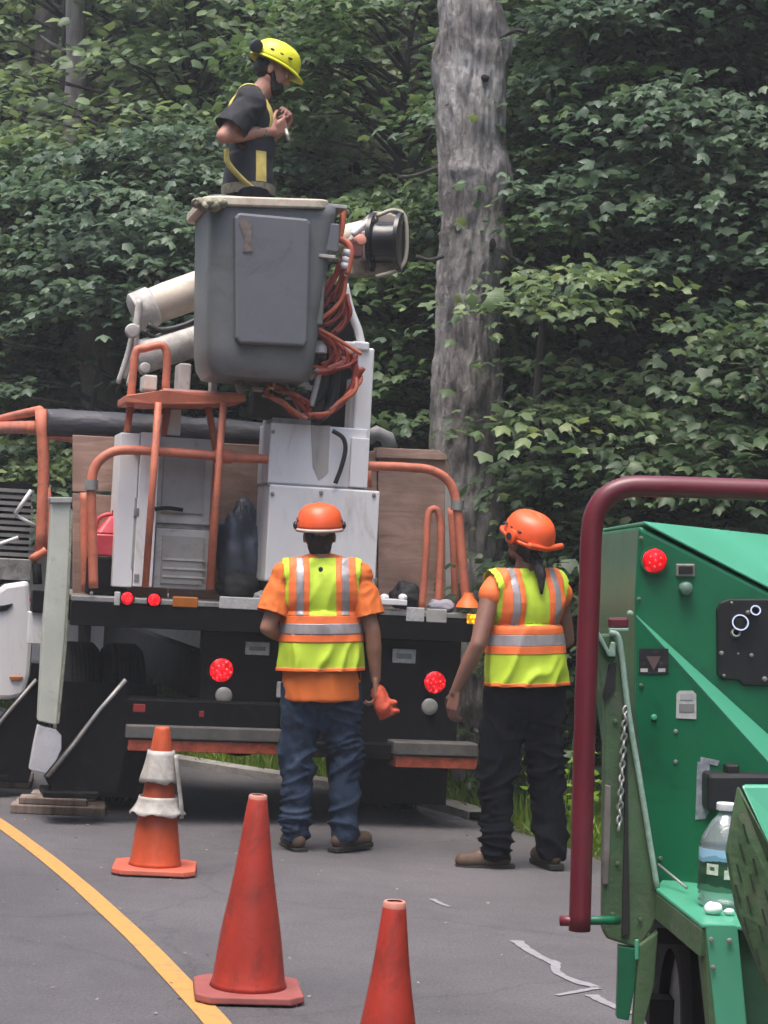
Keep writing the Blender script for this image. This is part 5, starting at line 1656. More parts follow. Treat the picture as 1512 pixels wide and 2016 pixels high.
rl = .0548 * k_ * 1.12
lab_ = MB().lathe([(rl, .0412 * k_), (rl, .142 * k_)], 40, None, False).build('bottle_label', label_mat(), bot, True)
def label_patch(a0, a1, z0, z1, mat):
    V = []
    n = 6
    for i in range(n + 1):
        a = R(a0 + (a1 - a0) * i / n)
        for z in (z0, z1):
            V.append(((rl + .0012) * math.cos(a), (rl + .0012) * math.sin(a), z * k_))
    F = [(2 * i, 2 * i + 2, 2 * i + 3, 2 * i + 1) for i in range(n)]
    MB().add(V, F).build('label_print', mat, lab_, True)
M_lp = pm('pale_label_print', (0.55, 0.62, 0.52), .4, var=.3, scale=90)
label_patch(-140, -112, .082, .108, M_lp)
label_patch(-99, -74, .074, .096, M_lp)
label_patch(-92, -74, .096, .116, M_lp)
label_patch(-132, -120, .092, .101, pm('dark_label_print', (.05, .1, .05), .4))
for i, (px, py, r_, lab) in enumerate(((1405, 1783, .017, 'white crumpled ball in front of the bottle, the larger one'), (1436, 1787, .010, 'small white crumpled bit beside the larger white ball'))):
    p = at(px, py, 4.44)
    m = MB().ball((0, 0, r_ * .8), (r_ * 1.3, r_, r_ * .85))
    m.v = [tuple(Vector(v) * (1 + .2 * noise.noise(Vector(v) * 90))) for v in m.v]
    o = m.build('paper_ball', pm('white_paper', (0.75, 0.75, 0.74), 0.8, var=.08), None, True)
    o.location = (p.x, 4.44, bz)
    tag(o, lab, 'paper')
# ------------------------------------------------------------------ people
def remesh(mb, voxel, smooth_it=4, factor=.5):
    me = bpy.data.meshes.new('tmp')
    me.from_pydata(mb.v, [], mb.f)
    o = bpy.data.objects.new('tmp', me)
    COL.objects.link(o)
    m = o.modifiers.new('r', 'REMESH'); m.mode = 'VOXEL'; m.voxel_size = voxel
    if smooth_it:
        s = o.modifiers.new('s', 'SMOOTH'); s.factor = factor; s.iterations = smooth_it
    dg = bpy.context.evaluated_depsgraph_get()
    dg.update()
    out = bpy.data.meshes.new_from_object(o.evaluated_get(dg))
    bpy.data.objects.remove(o)
    bpy.data.meshes.remove(me)
    return out


def cap(mb, a, ra, b, rb, flat=None, n=14):
    """tapered limb piece with round ends"""
    a, b = Vector(a), Vector(b)
    mb.ball(a, ra, None, n, 8)
    mb.ball(b, rb, None, n, 8)
    mb.tube([a, b], [ra, rb], n)
    return mb


def displace(me, fn):
    vs = me.vertices
    co = [v.co.copy() for v in vs]
    no = [v.normal.copy() for v in vs]
    for v, c, n_ in zip(vs, co, no):
        v.co = c + n_ * fn(c)
    me.update()


def hand(mb, wrist, d, nrm, side, curl=.5, sc=1.0):
    """palm and five fingers; d towards the finger tips, nrm out of the palm, side +1/-1 picks the thumb side"""
    d = Vector(d).normalized()
    nrm = Vector(nrm)
    nrm = (nrm - d * nrm.dot(d)).normalized()
    s = d.cross(nrm).normalized() * side
    w = Vector(wrist)
    for k in (-.030, -.010, .010, .028):
        cap(mb, w + s * k * .7 * sc, .016 * sc, w + (d * .085 + s * k) * sc, .0135 * sc, n=10)
    for k, ln, (c1, c2) in ((.030, .92, (.9, .8)), (.010, 1.05, (1, 1)), (-.010, .98, (1.05, 1.05)), (-.029, .78, (1.15, 1.1))):
        p = w + (d * .090 + s * k) * sc
        ang = 0
        for seg, l_ in enumerate((.044, .028, .022)):
            ang += curl * (.75 if seg == 0 else 1.0) * (c1 if seg else c2)
            dv = d * math.cos(ang) + nrm * math.sin(ang)
            q = p + dv * l_ * ln * sc
            cap(mb, p, (.0098 - .0008 * seg) * sc, q, (.0090 - .0009 * seg) * sc, n=10)
            p = q
    p = w + (d * .025 + s * .030) * sc
    for dv, l_, r_ in ((d * .55 + s * .75 + nrm * .3, .042, .013), (d * .85 + s * .35 + nrm * .4, .034, .0105), (d * .95 + s * .05 + nrm * .45, .026, .0095)):
        q = p + dv.normalized() * l_ * sc
        cap(mb, p, r_ * sc, q, r_ * .92 * sc, n=10)
        p = q


def head(mb, M, sc=1.0):
    """skull, jaw, brow, nose, lips, ears; y forward, z up, origin between the ears"""
    Rm = M.to_3x3()

    def E(c, r_, sub=14):
        mb.ball(M @ (Vector(c) * sc), Vector(r_) * sc, Rm, sub, 10)

    def K(a, ra, b, rb):
        cap(mb, M @ (Vector(a) * sc), ra * sc, M @ (Vector(b) * sc), rb * sc, n=10)
    E((0, -.012, .035), (.076, .097, .088), 20)
    E((0, .035, .005), (.066, .060, .080), 18)
    E((0, .045, -.060), (.050, .048, .045), 16)
    K((-.045, -.0, -.045), .022, (-.018, .078, -.088), .017)
    K((.045, -.0, -.045), .022, (.018, .078, -.088), .017)
    K((-.018, .080, -.088), .017, (.018, .080, -.088), .017)
    K((-.035, .078, .028), .012, (.035, .078, .028), .012)
    K((0, .090, .022), .008, (0, .114, -.020), .0115)
    K((-.012, .100, -.024), .008, (.012, .100, -.024), .008)
    K((-.020, .090, -.050), .0075, (.020, .090, -.050), .0075)
    K((-.017, .089, -.060), .008, (.017, .089, -.060), .008)
    E((-.038, .068, -.012), (.020, .018, .018)); E((.038, .068, -.012), (.020, .018, .018))
    for s in (-1, 1):
        E((s * .079, -.008, -.002), (.009, .020, .030))
        K((s * .080, -.018, .014), .008, (s * .078, -.012, -.024), .007)


M_skin1 = pm('tanned_skin', (0.33, 0.16, 0.105), 0.5, var=.15, scale=14, bump=.06, bscale=80)
M_skin2 = pm('brown_skin', (0.22, 0.105, 0.075), 0.5, var=.18, scale=14, bump=.06, bscale=80)
M_skin3 = pm('sunburnt_fair_skin', (0.50, 0.23, 0.165), 0.5, var=.18, scale=14, bump=.06, bscale=80)
M_hair = pm('black_hair', (0.010, 0.008, 0.008), 0.6, var=.3, scale=30, bump=.5, bscale=120, stretch=(1, 1, .3))
M_eye = pm('eye_white', (0.6, 0.58, 0.55), 0.25, var=.02)
M_jean = pm('blue_denim', (0.022, 0.036, 0.066), 0.9, var=.45, scale=7, dirt=(0.06, 0.085, 0.13), dirt_amt=.5, bump=.2, bscale=220, spec=.15)
M_navy = pm('dark_navy_work_trousers', (0.004, 0.005, 0.009), 0.9, var=.4, scale=6, bump=.15, bscale=200, spec=.12)
M_shirt = pm('orange_tee_shirt', (0.72, 0.16, 0.025), 0.8, var=.12, scale=6, bump=.1, bscale=150)
M_lime = pm('lime_vest_mesh', (0.46, 0.62, 0.035), 0.7, var=.10, scale=8, bump=.12, bscale=260)
M_vor = pm('fluorescent_orange_trim', (0.85, 0.17, 0.04), 0.65, var=.08, scale=10)
M_sil = pm('silver_reflective_tape', (0.34, 0.31, 0.32), 0.4, .15, var=.3, scale=14, stretch=(1, 1, .4))
M_hel = pm('orange_helmet_plastic', (0.86, 0.115, 0.030), 0.38, var=.10, scale=8, dirt=(0.55, .1, .04), dirt_amt=.3)
M_helr = pm('pale_helmet_band', (0.55, 0.42, 0.38), 0.5, var=.2, scale=16)
M_hely = pm('yellow_helmet_plastic', (0.78, 0.74, 0.02), 0.35, var=.08, scale=8)
M_boot = pm('brown_work_boot', (0.085, 0.05, 0.032), 0.7, var=.4, scale=14, dirt=(0.16, .11, .07), dirt_amt=.4)
M_sole = pm('dark_boot_sole', (0.015, 0.014, 0.013), 0.8)
M_tee = pm('black_tee_shirt', (0.017, 0.017, 0.022), 0.85, var=.2, scale=6, bump=.1, bscale=150)
M_strap = pm('yellow_harness_webbing', (0.62, 0.48, 0.13), 0.7, var=.25, scale=14)
M_camo = pm('olive_gear', (0.16, 0.145, 0.095), 0.8, var=.5, scale=22, dirt=(0.35, .32, .24), dirt_amt=.6)
M_muff = pm('black_ear_muff', (0.018, 0.018, 0.026), 0.4)


def helmet(parent, M, mat, sc=1.0, muffs=True, rear=False, band=None):
    """dome with ridges, brim, peak and ear muffs in the head's frame"""
    V, F = [], []
    nu, nv = 40, 12
    for i in range(nv + 1):
        t = (math.pi / 2) * i / nv
        for j in range(nu):
            a = 2 * math.pi * j / nu
            cx, cy = math.cos(a), math.sin(a)
            ridge = 1 + .018 * max(0, math.cos(a * 2)) * math.sin(2 * t) * .6
            zz = .118 * math.sin(t) ** .9
            rr_ = math.cos(t) ** .62
            V.append(M @ (Vector((.108 * rr_ * cx * ridge, .132 * rr_ * cy - .006, .040 + zz)) * sc))
    for i in range(nv):
        for j in range(nu):
            F.append((i * nu + j, i * nu + (j + 1) % nu, (i + 1) * nu + (j + 1) % nu, (i + 1) * nu + j))
    mb = MB().add(V, F)
    dome = mb.build('helmet', mat, parent, True)
    s = dome.modifiers.new('thick', 'SOLIDIFY'); s.thickness = .004; s.offset = -1
    # rim and peak as one band
    V, F = [], []
    for k, (o, z) in enumerate(((1.0, .046), (1.025, .040), (1.035, .030), (1.0, .032))):
        for j in range(nu):
            a = 2 * math.pi * j / nu
            pk = max(0, math.sin(a)) ** 3
            ext = (k in (1, 2)) * pk
            V.append(M @ (Vector((.108 * o * math.cos(a), .132 * o * math.sin(a) - .006 + .036 * ext, z - .012 * ext)) * sc))
    for k in range(4):
        for j in range(nu):
            F.append((k * nu + j, k * nu + (j + 1) % nu, ((k + 1) % 4) * nu + (j + 1) % nu, ((k + 1) % 4) * nu + j))
    MB().add(V, F).build('brim', band or mat, dome, True)
    mr = MB()
    for x in (-.032, 0, .032):
        pts = []
        for i in range(9):
            a = math.pi * (.18 + .64 * i / 8)
            rr_ = math.cos(math.asin(min(abs(x) / .108, .99))) 
            pts.append(M @ (Vector((x, -.006 - .128 * rr_ * math.cos(a), .040 + .118 * rr_ * math.sin(a) ** .9)) * sc))
        mr.tube(pts, [.004] + [.007 * sc] * 7 + [.004], 8)
    mr.build('helmet_ribs', mat, dome, True)
    for s_ in (-1, 1):
        for y in (-.04, .01, .06):
            MB().ball(M @ (Vector((s_ * .099, y, .082)) * sc), Vector((.008, .013, .006)) * sc, M.to_3x3(), 10, 6).build('vent', M_muff, dome, True)
    if muffs:
        for s_ in (-1, 1):
            if rear:
                c, yw = Vector((s_ * .095, -.120, .060)), R(s_ * 28)
            else:
                c, yw = Vector((s_ * .112, -.005, -.0)), 0
            MM = M @ Matrix.Translation(c * sc) @ Matrix.Rotation(R(90) + yw, 4, 'Y' if not rear else 'Z') @ (Matrix.Rotation(R(90), 4, 'X') if rear else Matrix.Identity(4))
            MB().lathe([(.022, -.020), (.036, -.016), (.038, 0), (.034, .016), (.020, .022)], 20, MM).build('ear_muff', M_muff, dome, 'auto')
    return dome


def boot(name, parent, ankle, toe_dir, mat, sc=1.0):
    a = Vector((ankle[0], ankle[1], 0))
    f = Vector((toe_dir[0], toe_dir[1], 0)).normalized()
    mb = MB()
    up = Vector((0, 0, 1))
    cap(mb, a + up * .16 - f * .01, .052, a + up * .075 - f * .02, .050)
    cap(mb, a + up * .055 - f * .045, .042, a + up * .050 + f * .06, .046)
    cap(mb, a + up * .050 + f * .06, .046, a + up * .045 + f * .165, .042)
    mb.v = [(v[0], v[1], max(v[2], .012)) for v in mb.v]
    me = remesh(mb, .009, 3)
    me.materials.append(mat)
    o = link(name, me, parent, True)
    s = MB()
    sd = Vector((-f.y, f.x, 0))
    ring = []
    for t, w in ((-.10, .026), (-.085, .040), (-.03, .044), (.05, .045), (.12, .050), (.17, .046), (.205, .026)):
        ring.append((t, w))
    pts = [a + f * t + sd * w for t, w in ring] + [a + f * t - sd * w for t, w in reversed(ring)]
    s.prism([p + up * .0 for p in pts], [p + up * .024 for p in pts]).build('sole', M_sole, o, False, .003)
    return o


def region_copy(me, planes, test, name, mat, parent, off):
    """cut the shell along planes, keep the faces whose centre passes the test, lift them by off: a strip of its own"""
    bm = bmesh.new()
    bm.from_mesh(me)
    for co, no in planes:
        bmesh.ops.bisect_plane(bm, geom=bm.verts[:] + bm.edges[:] + bm.faces[:], plane_co=co, plane_no=no, dist=1e-5)
    kill = [f for f in bm.faces if not test(f.calc_center_median())]
    bmesh.ops.delete(bm, geom=kill, context='FACES')
    bm.normal_update()
    nr = {v: v.normal.copy() for v in bm.verts}
    for v in bm.verts:
        v.co += nr[v] * off
    out = bpy.data.meshes.new(name)
    bm.to_mesh(out)
    bm.free()
    if not len(out.polygons):
        return None
    out.materials.append(mat)
    o = link(name, out, parent, True)
    s = o.modifiers.new('thick', 'SOLIDIFY'); s.thickness = .003; s.offset = -1
    return o


def px_planes(xs=(), zs=()):
    return [((x, 0, 0), (1, 0, 0)) for x in xs] + [((0, 0, z), (0, 0, 1)) for z in zs]


def vest(parent, shell_me, zb, zt, xw, bands):
    """hi-vis vest: lime shell, orange trims and silver tapes as strips lying on it"""
    def inside(c):
        lim = 9 if c.z < 1.255 else xw + max(0, (c.z - 1.40)) * .15
        return zb < c.z < zt and abs(c.x) < lim
    v = region_copy(shell_me, px_planes((-xw, xw), (zb, 1.255)), inside, 'vest', M_lime, parent, .006)
    zA, zB, zC, zD = bands
    def front_back(c):
        return True
    def strip(name, mat, planes, test, off):
        region_copy(shell_me, planes + px_planes((-xw, xw), (zb, 1.255)), lambda c: inside(c) and test(c), name, mat, v, off)
    strip('orange_trim', M_vor, px_planes(zs=(zA, zB, zC, zD)), lambda c: zC < c.z < zD or zA < c.z < zB, .009)
    strip('silver_tape', M_sil, px_planes(zs=(zB, zC)), lambda c: zB < c.z < zC, .0095)
    strip('orange_trim', M_vor, px_planes(zs=(zb + .018,)), lambda c: c.z < zb + .018, .009)
    for s in (-1, 1):
        a, b, c_, d_ = .070, .098, .134, .172
        strip('orange_trim', M_vor, px_planes((s * a, s * b, s * c_, s * d_), (zD,)), lambda c: c.z > zD and (a < s * c.x < b or c_ < s * c.x < d_), .009)
        strip('silver_tape', M_sil, px_planes((s * b, s * c_), (zD,)), lambda c: c.z > zD and b < s * c.x < c_, .0095)
    return v


def torso_caps(mb, g=0.0, zb=.92, wz=1.0):
    """trunk of the body, grown by g"""
    E = mb.ball
    E((0, .0, 1.34), (.175 + g, .118 + g, .17 + g), None, 22, 14)
    E((0, .005, 1.20), (.160 + g, .115 + g, .17 + g), None, 22, 14)
    E((0, .0, 1.02), (.172 + g, .120 + g, .15 + g), None, 22, 14)
    for s in (-1, 1):
        cap(mb, (s * .05, -.01, 1.47), .062 + g, (s * .175, -.01, 1.435), .062 + g)
        E((s * .09, -.02, 1.36), (.085 + g, .10 + g, .13 + g), None, 16, 10)
    return mb


def build_person(name, lab, M, sh, el, wr, hd, hn, hcurl, hips, kn, an, toe, headM, skin, neck0=(0, -.005, 1.46), torso_fn=torso_caps, boots=True, hair=True, hand_sc=1.0):
    root = empty(name, M, lab, 'person')
    mb = MB()
    torso_fn(mb, -.01)
    hp = headM.translation
    cap(mb, neck0, .064, hp + Vector((0, -.02, -.06)), .056)
    head(mb, headM)
    for i, s in enumerate((-1, 1)):
        cap(mb, sh[i], .056, el[i], .042)
        cap(mb, el[i], .042, Vector(el[i]).lerp(Vector(wr[i]), .35), .043)
        cap(mb, Vector(el[i]).lerp(Vector(wr[i]), .35), .043, wr[i], .027)
        hand(mb, wr[i], hd[i], hn[i], s if i == 0 else s, hcurl[i], hand_sc)
        cap(mb, hips[i], .085, kn[i], .058)
        cap(mb, kn[i], .056, Vector(kn[i]).lerp(Vector(an[i]), .35), .056)
        cap(mb, Vector(kn[i]).lerp(Vector(an[i]), .35), .056, an[i], .036)
        cap(mb, an[i], .036, (an[i][0] + toe[i][0] * .12, an[i][1] + toe[i][1] * .12, .05), .03)
    me = remesh(mb, .0065, 3, .4)
    me.materials.append(skin)
    body = link('body', me, root, True)
    for s in (-1, 1):
        MB().ball(headM @ Vector((s * .032, .080, .012)), .0125, None, 12, 8).build('eye', M_eye, root, True)
    if boots:
        for i in range(2):
            boot('boot', root, an[i], toe[i], M_boot)
    return root, body


def trousers(root, hips, kn, an, mat, top=.98, w=.0, crotch=.74, amp=1.0, seed=0):
    mb = MB()
    mb.ball((0, .0, .92), (.185 + w, .135 + w * .6, .14), None, 20, 12)
    mb.ball((0, -.045, .86), (.165 + w, .11, .12), None, 20, 12)
    cap(mb, (-.05, 0, .84), .10, (.05, 0, .84), .10)
    mb.ball((0, 0, crotch + .06), (.10, .085, .10), None, 14, 10)
    for i in range(2):
        h, k, a = Vector(hips[i]), Vector(kn[i]), Vector(an[i])
        cap(mb, h, .118 + w, h.lerp(k, .55), .100 + w * .8)
        cap(mb, h.lerp(k, .55), .100 + w * .8, k, .084 + w * .6)
        cap(mb, k, .084 + w * .6, k.lerp(a, .6), .076 + w * .5)
        cap(mb, k.lerp(a, .6), .076 + w * .5, (a.x, a.y - .01, .085), .074 + w * .4)
    mb.v = [(v[0], v[1], min(max(v[2], .045), top)) for v in mb.v]
    me = remesh(mb, .0085, 4)

    def fn(c):
        low = max(0, 1 - abs(c.z - .16) / .16)
        kne = max(0, 1 - abs(c.z - .50) / .16)
        cr = max(0, 1 - abs(c.z - .76) / .12)
        base = noise.noise(Vector((c.x * 6 + seed, c.y * 6, c.z * 9)))
        fold = 1 - 2 * abs(noise.noise(Vector((c.x * 5 + seed, c.y * 5, c.z * 15 + c.x * 9 * math.sin(c.z * 7 + seed)))))
        fold = max(fold, 0) ** 2.5 * 1.5 - .35 + .5 * noise.noise(Vector((c.x * 14, c.y * 14, c.z * 20 + seed)))
        up = min(1, max(0, (.80 - c.z) / .08))
        return amp * up * (.010 * base + .013 * low * fold + .018 * kne * fold + .013 * cr * fold + .006 * fold + .004 * noise.noise(c * 28))
    displace(me, fn)
    me.materials.append(mat)
    return link('trousers', me, root, True)


def shirt(root, sh, el, mat, zb, sleeve=.62, g=.016, name='tee_shirt', seed=0, flare=.02):
    mb = MB()
    torso_caps(mb, g)
    mb.lathe([(1.0, zb - .02), (1.0, zb + .1), (.97, zb + .22), (.9, zb + .3)], 28, Matrix.Translation((0, -.012, 0)) @ Matrix.Diagonal((.176 + g, .130 + g, 1, 1)))
    cap(mb, (-.04, -.01, 1.475), .07, (.04, -.01, 1.475), .07)
    for i in range(2):
        a, b = Vector(sh[i]), Vector(el[i])
        cap(mb, a + Vector((0, 0, -.01)), .076, a.lerp(b, sleeve), .080)
        cap(mb, a.lerp(b, .3), .080, a.lerp(b, sleeve + .22), .086)
    mb.v = [(v[0], v[1], max(v[2], zb)) for v in mb.v]
    me = remesh(mb, .0085, 4)

    def fn(c):
        f = 1 - 2 * abs(noise.noise(Vector((c.x * 7 + seed, c.y * 7, c.z * 5 + c.x * 4))))
        arm = max(0, min(1, (abs(c.x) - .17) / .06))
        f2 = 1 - 2 * abs(noise.noise(Vector((c.x * 16 + seed, c.y * 9, c.z * 16))))
        return .006 * f + .007 * noise.noise(Vector((c.x * 5, c.y * 5 + seed, c.z * 5))) + arm * .007 * f2
    displace(me, fn)
    bm = bmesh.new()
    bm.from_mesh(me)
    for i in range(2):
        a, b = Vector(sh[i]), Vector(el[i])
        ax = (b - a).normalized()
        p = a.lerp(b, sleeve)

        def near_arm(c, lo):
            al = (c - a).dot(ax)
            return al > lo and ((c - a) - ax * al).length < .14
        lo = (p - a).length
        fs = [f for f in bm.faces if near_arm(f.calc_center_median(), lo - .05)]
        ge = set(fs)
        for f in fs:
            ge.update(f.edges); ge.update(f.verts)
        bmesh.ops.bisect_plane(bm, geom=list(ge), plane_co=p, plane_no=(ax + Vector((0, 0, -.15))).normalized(), dist=1e-5)
        nn = (ax + Vector((0, 0, -.15))).normalized()
        kill = [f for f in bm.faces if near_arm(f.calc_center_median(), lo - .06) and (f.calc_center_median() - p).dot(nn) > 0]
        bmesh.ops.delete(bm, geom=kill, context='FACES')
    bm.to_mesh(me)
    bm.free()
    me.materials.append(mat)
    o = link(name, me, root, True)
    sd = o.modifiers.new('thick', 'SOLIDIFY'); sd.thickness = .005; sd.offset = -1
    return o, me


def shell_for_vest(g, zb, seed):
    mb = MB()
    torso_caps(mb, g)
    mb.lathe([(1.02, zb - .05), (1.0, zb + .08), (.97, zb + .2), (.92, zb + .3)], 28, Matrix.Translation((0, -.008, 0)) @ Matrix.Diagonal((.184 + g, .140 + g, 1, 1)))
    mb.v = [(v[0], v[1], max(v[2], zb - .03)) for v in mb.v]
    me = remesh(mb, .0085, 5)

    def fn(c):
        lo = max(0, min(1, (1.12 - c.z) / .12))
        f = 1 - 2 * abs(noise.noise(Vector((c.x * 6 + seed, c.y * 6, c.z * 4 - c.x * 5))))
        f = max(f, 0) ** 2 * 1.4 - .3 + .4 * noise.noise(Vector((c.x * 18 + seed, c.y * 18, c.z * 9)))
        return (.006 + .009 * lo) * f + lo * .004 + .006 * noise.noise(Vector((c.x * 9, c.y * 9 + seed, c.z * 7)))
    displace(me, fn)
    return me


def person_M(g, yaw, tilt=1.0, sc=1.0):
    return Matrix.Translation(g) @ Matrix.Rotation(-ROLL * tilt, 4, 'Y') @ Matrix.Rotation(yaw, 4, 'Z') @ Matrix.Scale(sc, 4)


# --- left worker, back to us
g1 = gnd(633, 1674)
sh = [(-.185, -.01, 1.425), (.185, -.01, 1.425)]
el = [(-.285, -.06, 1.17), (.265, -.05, 1.15)]
wr = [(-.17, .15, 1.10), (.285, .0, .895)]
hips = [(-.095, 0, .90), (.095, 0, .90)]
kn = [(-.125, .02, .50), (.122, .02, .50)]
an = [(-.135, -.01, .09), (.118, -.01, .09)]
toe = [(-.25, 1, 0), (.75, .75, 0)]
HM = Matrix.Translation((-.012, .015, 1.645)) @ Matrix.Rotation(R(10), 4, 'X')
p1_, b1_ = build_person('person', 'worker in orange helmet, lime vest and blue jeans holding orange gloves, back turned', person_M(g1, R(4), 1.0, 1.035), sh, el, wr,
                        [(.9, .35, .1), (.05, .1, -1)], [(0, .6, -.6), (-1, 0.2, 0)], [.45, .75], hips, kn, an, toe, HM, M_skin1)
trousers(p1_, hips, kn, an, M_jean, top=.885, w=.006, crotch=.66, amp=1.0, seed=2.0)
shirt(p1_, sh, el, M_shirt, .79, .72, .026, seed=1.0, flare=.03)
v_ = vest(p1_, shell_for_vest(.034, .945, 3.0), .945, 1.53, .19, (1.095, 1.135, 1.192, 1.232))
hb = MB()
hb.ball(HM @ Vector((0, -.03, .01)), (.080, .080, .075), HM.to_3x3(), 18, 12)
hb.ball(HM @ Vector((0, -.055, -.045)), (.064, .045, .055), HM.to_3x3(), 16, 10)
hm = remesh(hb, .009, 3)
displace(hm, lambda c: .005 * noise.noise(c * 60))
hm.materials.append(M_hair)
link('hair', hm, p1_, True)
helmet(p1_, HM @ Matrix.Rotation(R(-4), 4, 'X'), M_hel, 1.14, False, False, M_helr)
for s_ in (-1, 1):
    MB().ball(HM @ Vector((s_ * .126, -.01, .065)), (.014, .028, .022), HM.to_3x3(), 10, 8).build('helmet_clip', M_muff, p1_, True)
mb = MB()
mb.ball((0, 0, 0), (.012, .004, .014))
mk = mb.build('vest_mark', M_muff, p1_, True)
mk.location = (-.012, -.150, 1.475)
# gloves held in the right hand
gm = MB()
w0 = Vector((.292, .02, .80))
for k in range(2):
    o = Vector((.014 * k, .03 * k - .02, 0))
    cap(gm, w0 + o + Vector((0, 0, .03)), .034, w0 + o + Vector((.03, .0, -.055)), .046)
    for j in range(4):
        q = w0 + o + Vector((.0 + .022 * j, 0, -.06))
        cap(gm, q, .014, q + Vector((.022 + .004 * j, .006 * k, -.05 + .012 * j)), .013, n=8)
    cap(gm, w0 + o + Vector((.04, 0, -.02)), .016, w0 + o + Vector((.085, 0, -.03)), .014, n=8)
gme = remesh(gm, .007, 3)
displace(gme, lambda c: .004 * noise.noise(c * 45))
gme.materials.append(pm('orange_work_glove', (0.66, 0.10, 0.045), 0.7, var=.25, scale=18, dirt=(0.3, .06, .04), dirt_amt=.5))
gl = link('work_gloves', gme, None, True)
gl.matrix_world = p1_.matrix_world.copy()
tag(gl, 'orange work gloves held in the right hand of the left worker', 'gloves')

# --- right worker, turned a little to the left, looking up
g2 = gnd(1034, 1708)
Y2 = R(24)
sh = [(-.19, -.01, 1.43), (.19, -.01, 1.43)]
el = [(-.30, -.06, 1.15), (.275, .05, 1.16)]
wr = [(-.375, .05, .905), (.225, .27, 1.18)]
kn = [(-.145, .03, .50), (.12, .0, .50)]
an = [(-.165, .02, .09), (.125, -.04, .09)]
toe = [(-1, .32, 0), (.1, 1, 0)]
HM2 = Matrix.Translation((.005, .0, 1.655)) @ Matrix.Rotation(R(14), 4, 'Z') @ Matrix.Rotation(R(20), 4, 'X')
p2_, b2_ = build_person('person', 'worker in orange helmet, lime vest and dark trousers looking up beside the green machine', person_M(g2, Y2, 1.0, 1.035), sh, el, wr,
                        [(-.12, .15, -1), (-.3, .8, .35)], [(1, .3, 0), (-.5, 0, -.8)], [.55, .5], hips, kn, an, toe, HM2, M_skin2)
trousers(p2_, hips, kn, an, M_navy, top=.97, w=.014, crotch=.68, amp=1.0, seed=8.0)
v2 = vest(p2_, shell_for_vest(.026, .935, 6.0), .935, 1.53, .195, (1.10, 1.14, 1.197, 1.237))
# orange shoulder pieces of the vest
for s in (-1, 1):
    mb = MB()
    cap(mb, (s * .160, -.01, 1.44), .074, (s * .192, -.015, 1.40), .076)
    me = remesh(mb, .010, 4)
    me.materials.append(M_vor)
    link('vest_shoulder', me, v2, True)
hb = MB()
hb.ball(HM2 @ Vector((0, -.03, .005)), (.080, .080, .078), HM2.to_3x3(), 18, 12)
hb.ball(HM2 @ Vector((0, -.06, -.05)), (.058, .045, .05), HM2.to_3x3(), 16, 10)
cap(hb, (.015, -.095, 1.58), .032, (.018, -.145, 1.50), .027)
cap(hb, (.018, -.145, 1.50), .027, (.012, -.158, 1.41), .010)
hb.ball(HM2 @ Vector((0, .055, -.085)), (.055, .045, .045), HM2.to_3x3(), 16, 10)
hm = remesh(hb, .009, 3)
displace(hm, lambda c: .005 * noise.noise(Vector((c.x * 70, c.y * 70, c.z * 25))))
hm.materials.append(M_hair)
link('hair', hm, p2_, True)
HMh = HM2 @ Matrix.Rotation(R(4), 4, 'X')
d2 = helmet(p2_, HMh, M_hel, 1.14, False, False)
for s_ in (-1, 1):
    c_ = HMh @ Vector((s_ * .122, -.015, .055))
    MM = Matrix.Translation(c_) @ HMh.to_3x3().to_4x4() @ Matrix.Rotation(R(90), 4, 'Y')
    MB().lathe([(.022, -.022), (.036, -.016), (.038, 0), (.034, .016), (.018, .024)], 20, MM).build('ear_muff', M_hel, d2, 'auto')
    MB().lathe([(.018, .0), (.019, .026 * s_), (.004, .027 * s_)], 16, MM).build('muff_cap', M_muff, d2, 'auto')
MB().tube(spline([HMh @ Vector((x, -.150 + .35 * abs(x) ** 1.6, .045 + .1 * abs(x))) for x in (-.115, -.07, 0, .07, .115)], 5), .016, 10).build('muff_band', M_hel, d2, True)

# --- worker in the bucket, facing right, looking down at the hands
bc = TR_M @ Vector(((ringz[4][0].x + ringz[4][10].x) / 2 - .12, -.03, 0))
g3 = at(494, 700, bc.y)
g3.z = (TR_M @ Vector((0, 0, BF))).z + .035
Y3 = R(-90) + R(6)
sh = [(-.175, -.0, 1.43), (.18, -.0, 1.42)]
el = [(-.24, -.06, 1.20), (.255, -.155, 1.215)]
wr = [(-.06, .165, 1.32), (.10, .115, 1.285)]
hips3 = [(-.095, 0, .90), (.095, 0, .90)]
kn3 = [(-.11, .05, .50), (.11, .03, .50)]
an3 = [(-.12, .0, .09), (.12, 0, .09)]
HM3 = Matrix.Translation((.0, .115, 1.635)) @ Matrix.Rotation(R(-26), 4, 'X')
p3_, b3_ = build_person('person', 'worker in yellow helmet, black tee shirt and yellow harness standing in the bucket', person_M(g3, Y3, 1.0, 1.055), sh, el, wr,
                        [(.25, .35, .7), (-.35, .65, .45)], [(.9, -.4, .1), (-.8, -.6, .2)], [.95, 1.0], hips3, kn3, an3, [(0, 1, 0), (0, 1, 0)], HM3, M_skin3, neck0=(0, .01, 1.46))
trousers(p3_, hips3, kn3, an3, M_navy, top=1.0, w=.0, seed=5.0)
_, me3 = shirt(p3_, sh, el, M_tee, .86, .78, .012, seed=4.0)
hb = MB()
hb.ball(HM3 @ Vector((0, -.03, .012)), (.079, .082, .072), HM3.to_3x3(), 18, 12)
hb.ball(HM3 @ Vector((0, .058, -.070)), (.052, .048, .050), HM3.to_3x3(), 16, 10)
for s_ in (-1, 1):
    cap(hb, HM3 @ Vector((s_ * .062, .012, -.02)), .016, HM3 @ Vector((s_ * .045, .05, -.075)), .022)
hm = remesh(hb, .009, 3)
displace(hm, lambda c: .004 * noise.noise(c * 70))
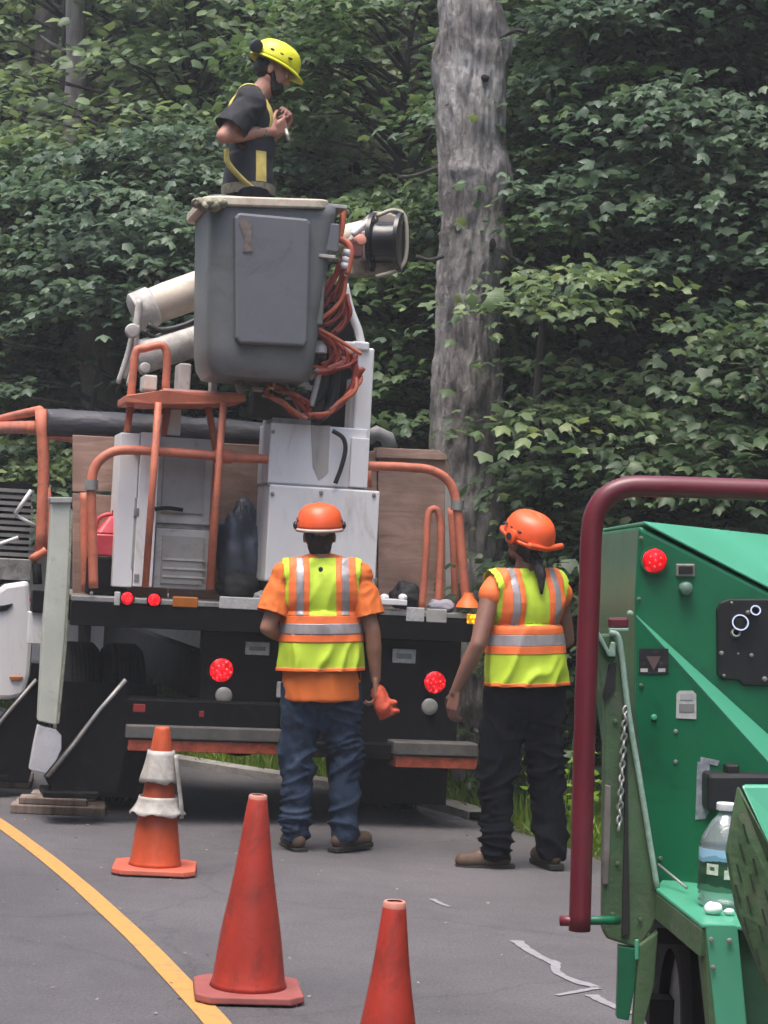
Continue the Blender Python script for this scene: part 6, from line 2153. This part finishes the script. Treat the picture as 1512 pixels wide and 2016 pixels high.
hm.materials.append(M_hair)
link('hair', hm, p3_, True)
helmet(p3_, HM3, M_hely, 1.10, True, True)
def hstrip(name, x0, x1, z0, z1, test=lambda c: True, mat=M_strap):
    region_copy(me3, px_planes((x0, x1), (z0, z1)), lambda c: x0 < c.x < x1 and z0 < c.z < z1 and test(c), name, mat, p3_, .006)
hstrip('harness_strap', .085, .135, 1.30, 1.60)
hstrip('harness_strap', -.135, -.085, 1.02, 1.60)
hstrip('harness_belt', -.3, .3, .93, .985, mat=M_camo)
region_copy(me3, [((0, .02, 0), (0, 1, 0)), ((0, .075, 0), (0, 1, 0)), ((0, 0, 1.16), (0, 0, 1)), ((0, 0, .99), (0, 0, 1))], lambda c: .02 < c.y < .075 and .99 < c.z < 1.16 and c.x > .05, 'harness_strap', M_strap, p3_, .007)
ln_ = [Vector((.19, -.14, 1.16)), Vector((.2, -.13, 1.08)), Vector((.19, -.05, .99)), Vector((.17, .03, .93))]
MB().tube(spline(ln_, 5), .020, 8, True, .4).build('harness_lanyard', M_strap, p3_, True)
gm = MB()
gm.ball((.155, .0, 1.268), (.035, .055, .042)); gm.ball((.13, .06, 1.262), (.03, .04, .035)); gm.ball((.185, -.04, 1.245), (.03, .045, .03))
me = remesh(gm, .008, 2)
displace(me, lambda c: .010 * noise.noise(c * 45))
me.materials.append(M_camo)
link('sleeve_guard', me, p3_, True)
sm = MB()
cap(sm, (.06, .19, 1.30), .012, (.07, .205, 1.25), .010, n=8)
o = sm.build('carabiner', pm('pale_metal_clip', (0.62, 0.6, 0.5), .35, .3), p3_, True)

# ------------------------------------------------------------------ thin haze volume, added for the pale veil over the wood
def haze():
    o = MB().box(-125, 125, -106, 136, -1.6, 24).build('haze', None)
    m = bpy.data.materials.new('added_haze')
    m.use_nodes = True
    n = m.node_tree.nodes
    n.remove(n['Principled BSDF'])
    v = n.new('ShaderNodeVolumePrincipled')
    v.inputs['Color'].default_value = (0.86, 0.89, 0.92, 1)
    v.inputs['Density'].default_value = 0.0024
    v.inputs['Anisotropy'].default_value = 0.0
    m.node_tree.links.new(v.outputs[0], n['Material Output'].inputs['Volume'])
    o.data.materials.append(m)
    tag(o, 'thin pale haze added over the road and the wood', 'haze', kind='stuff')


haze()
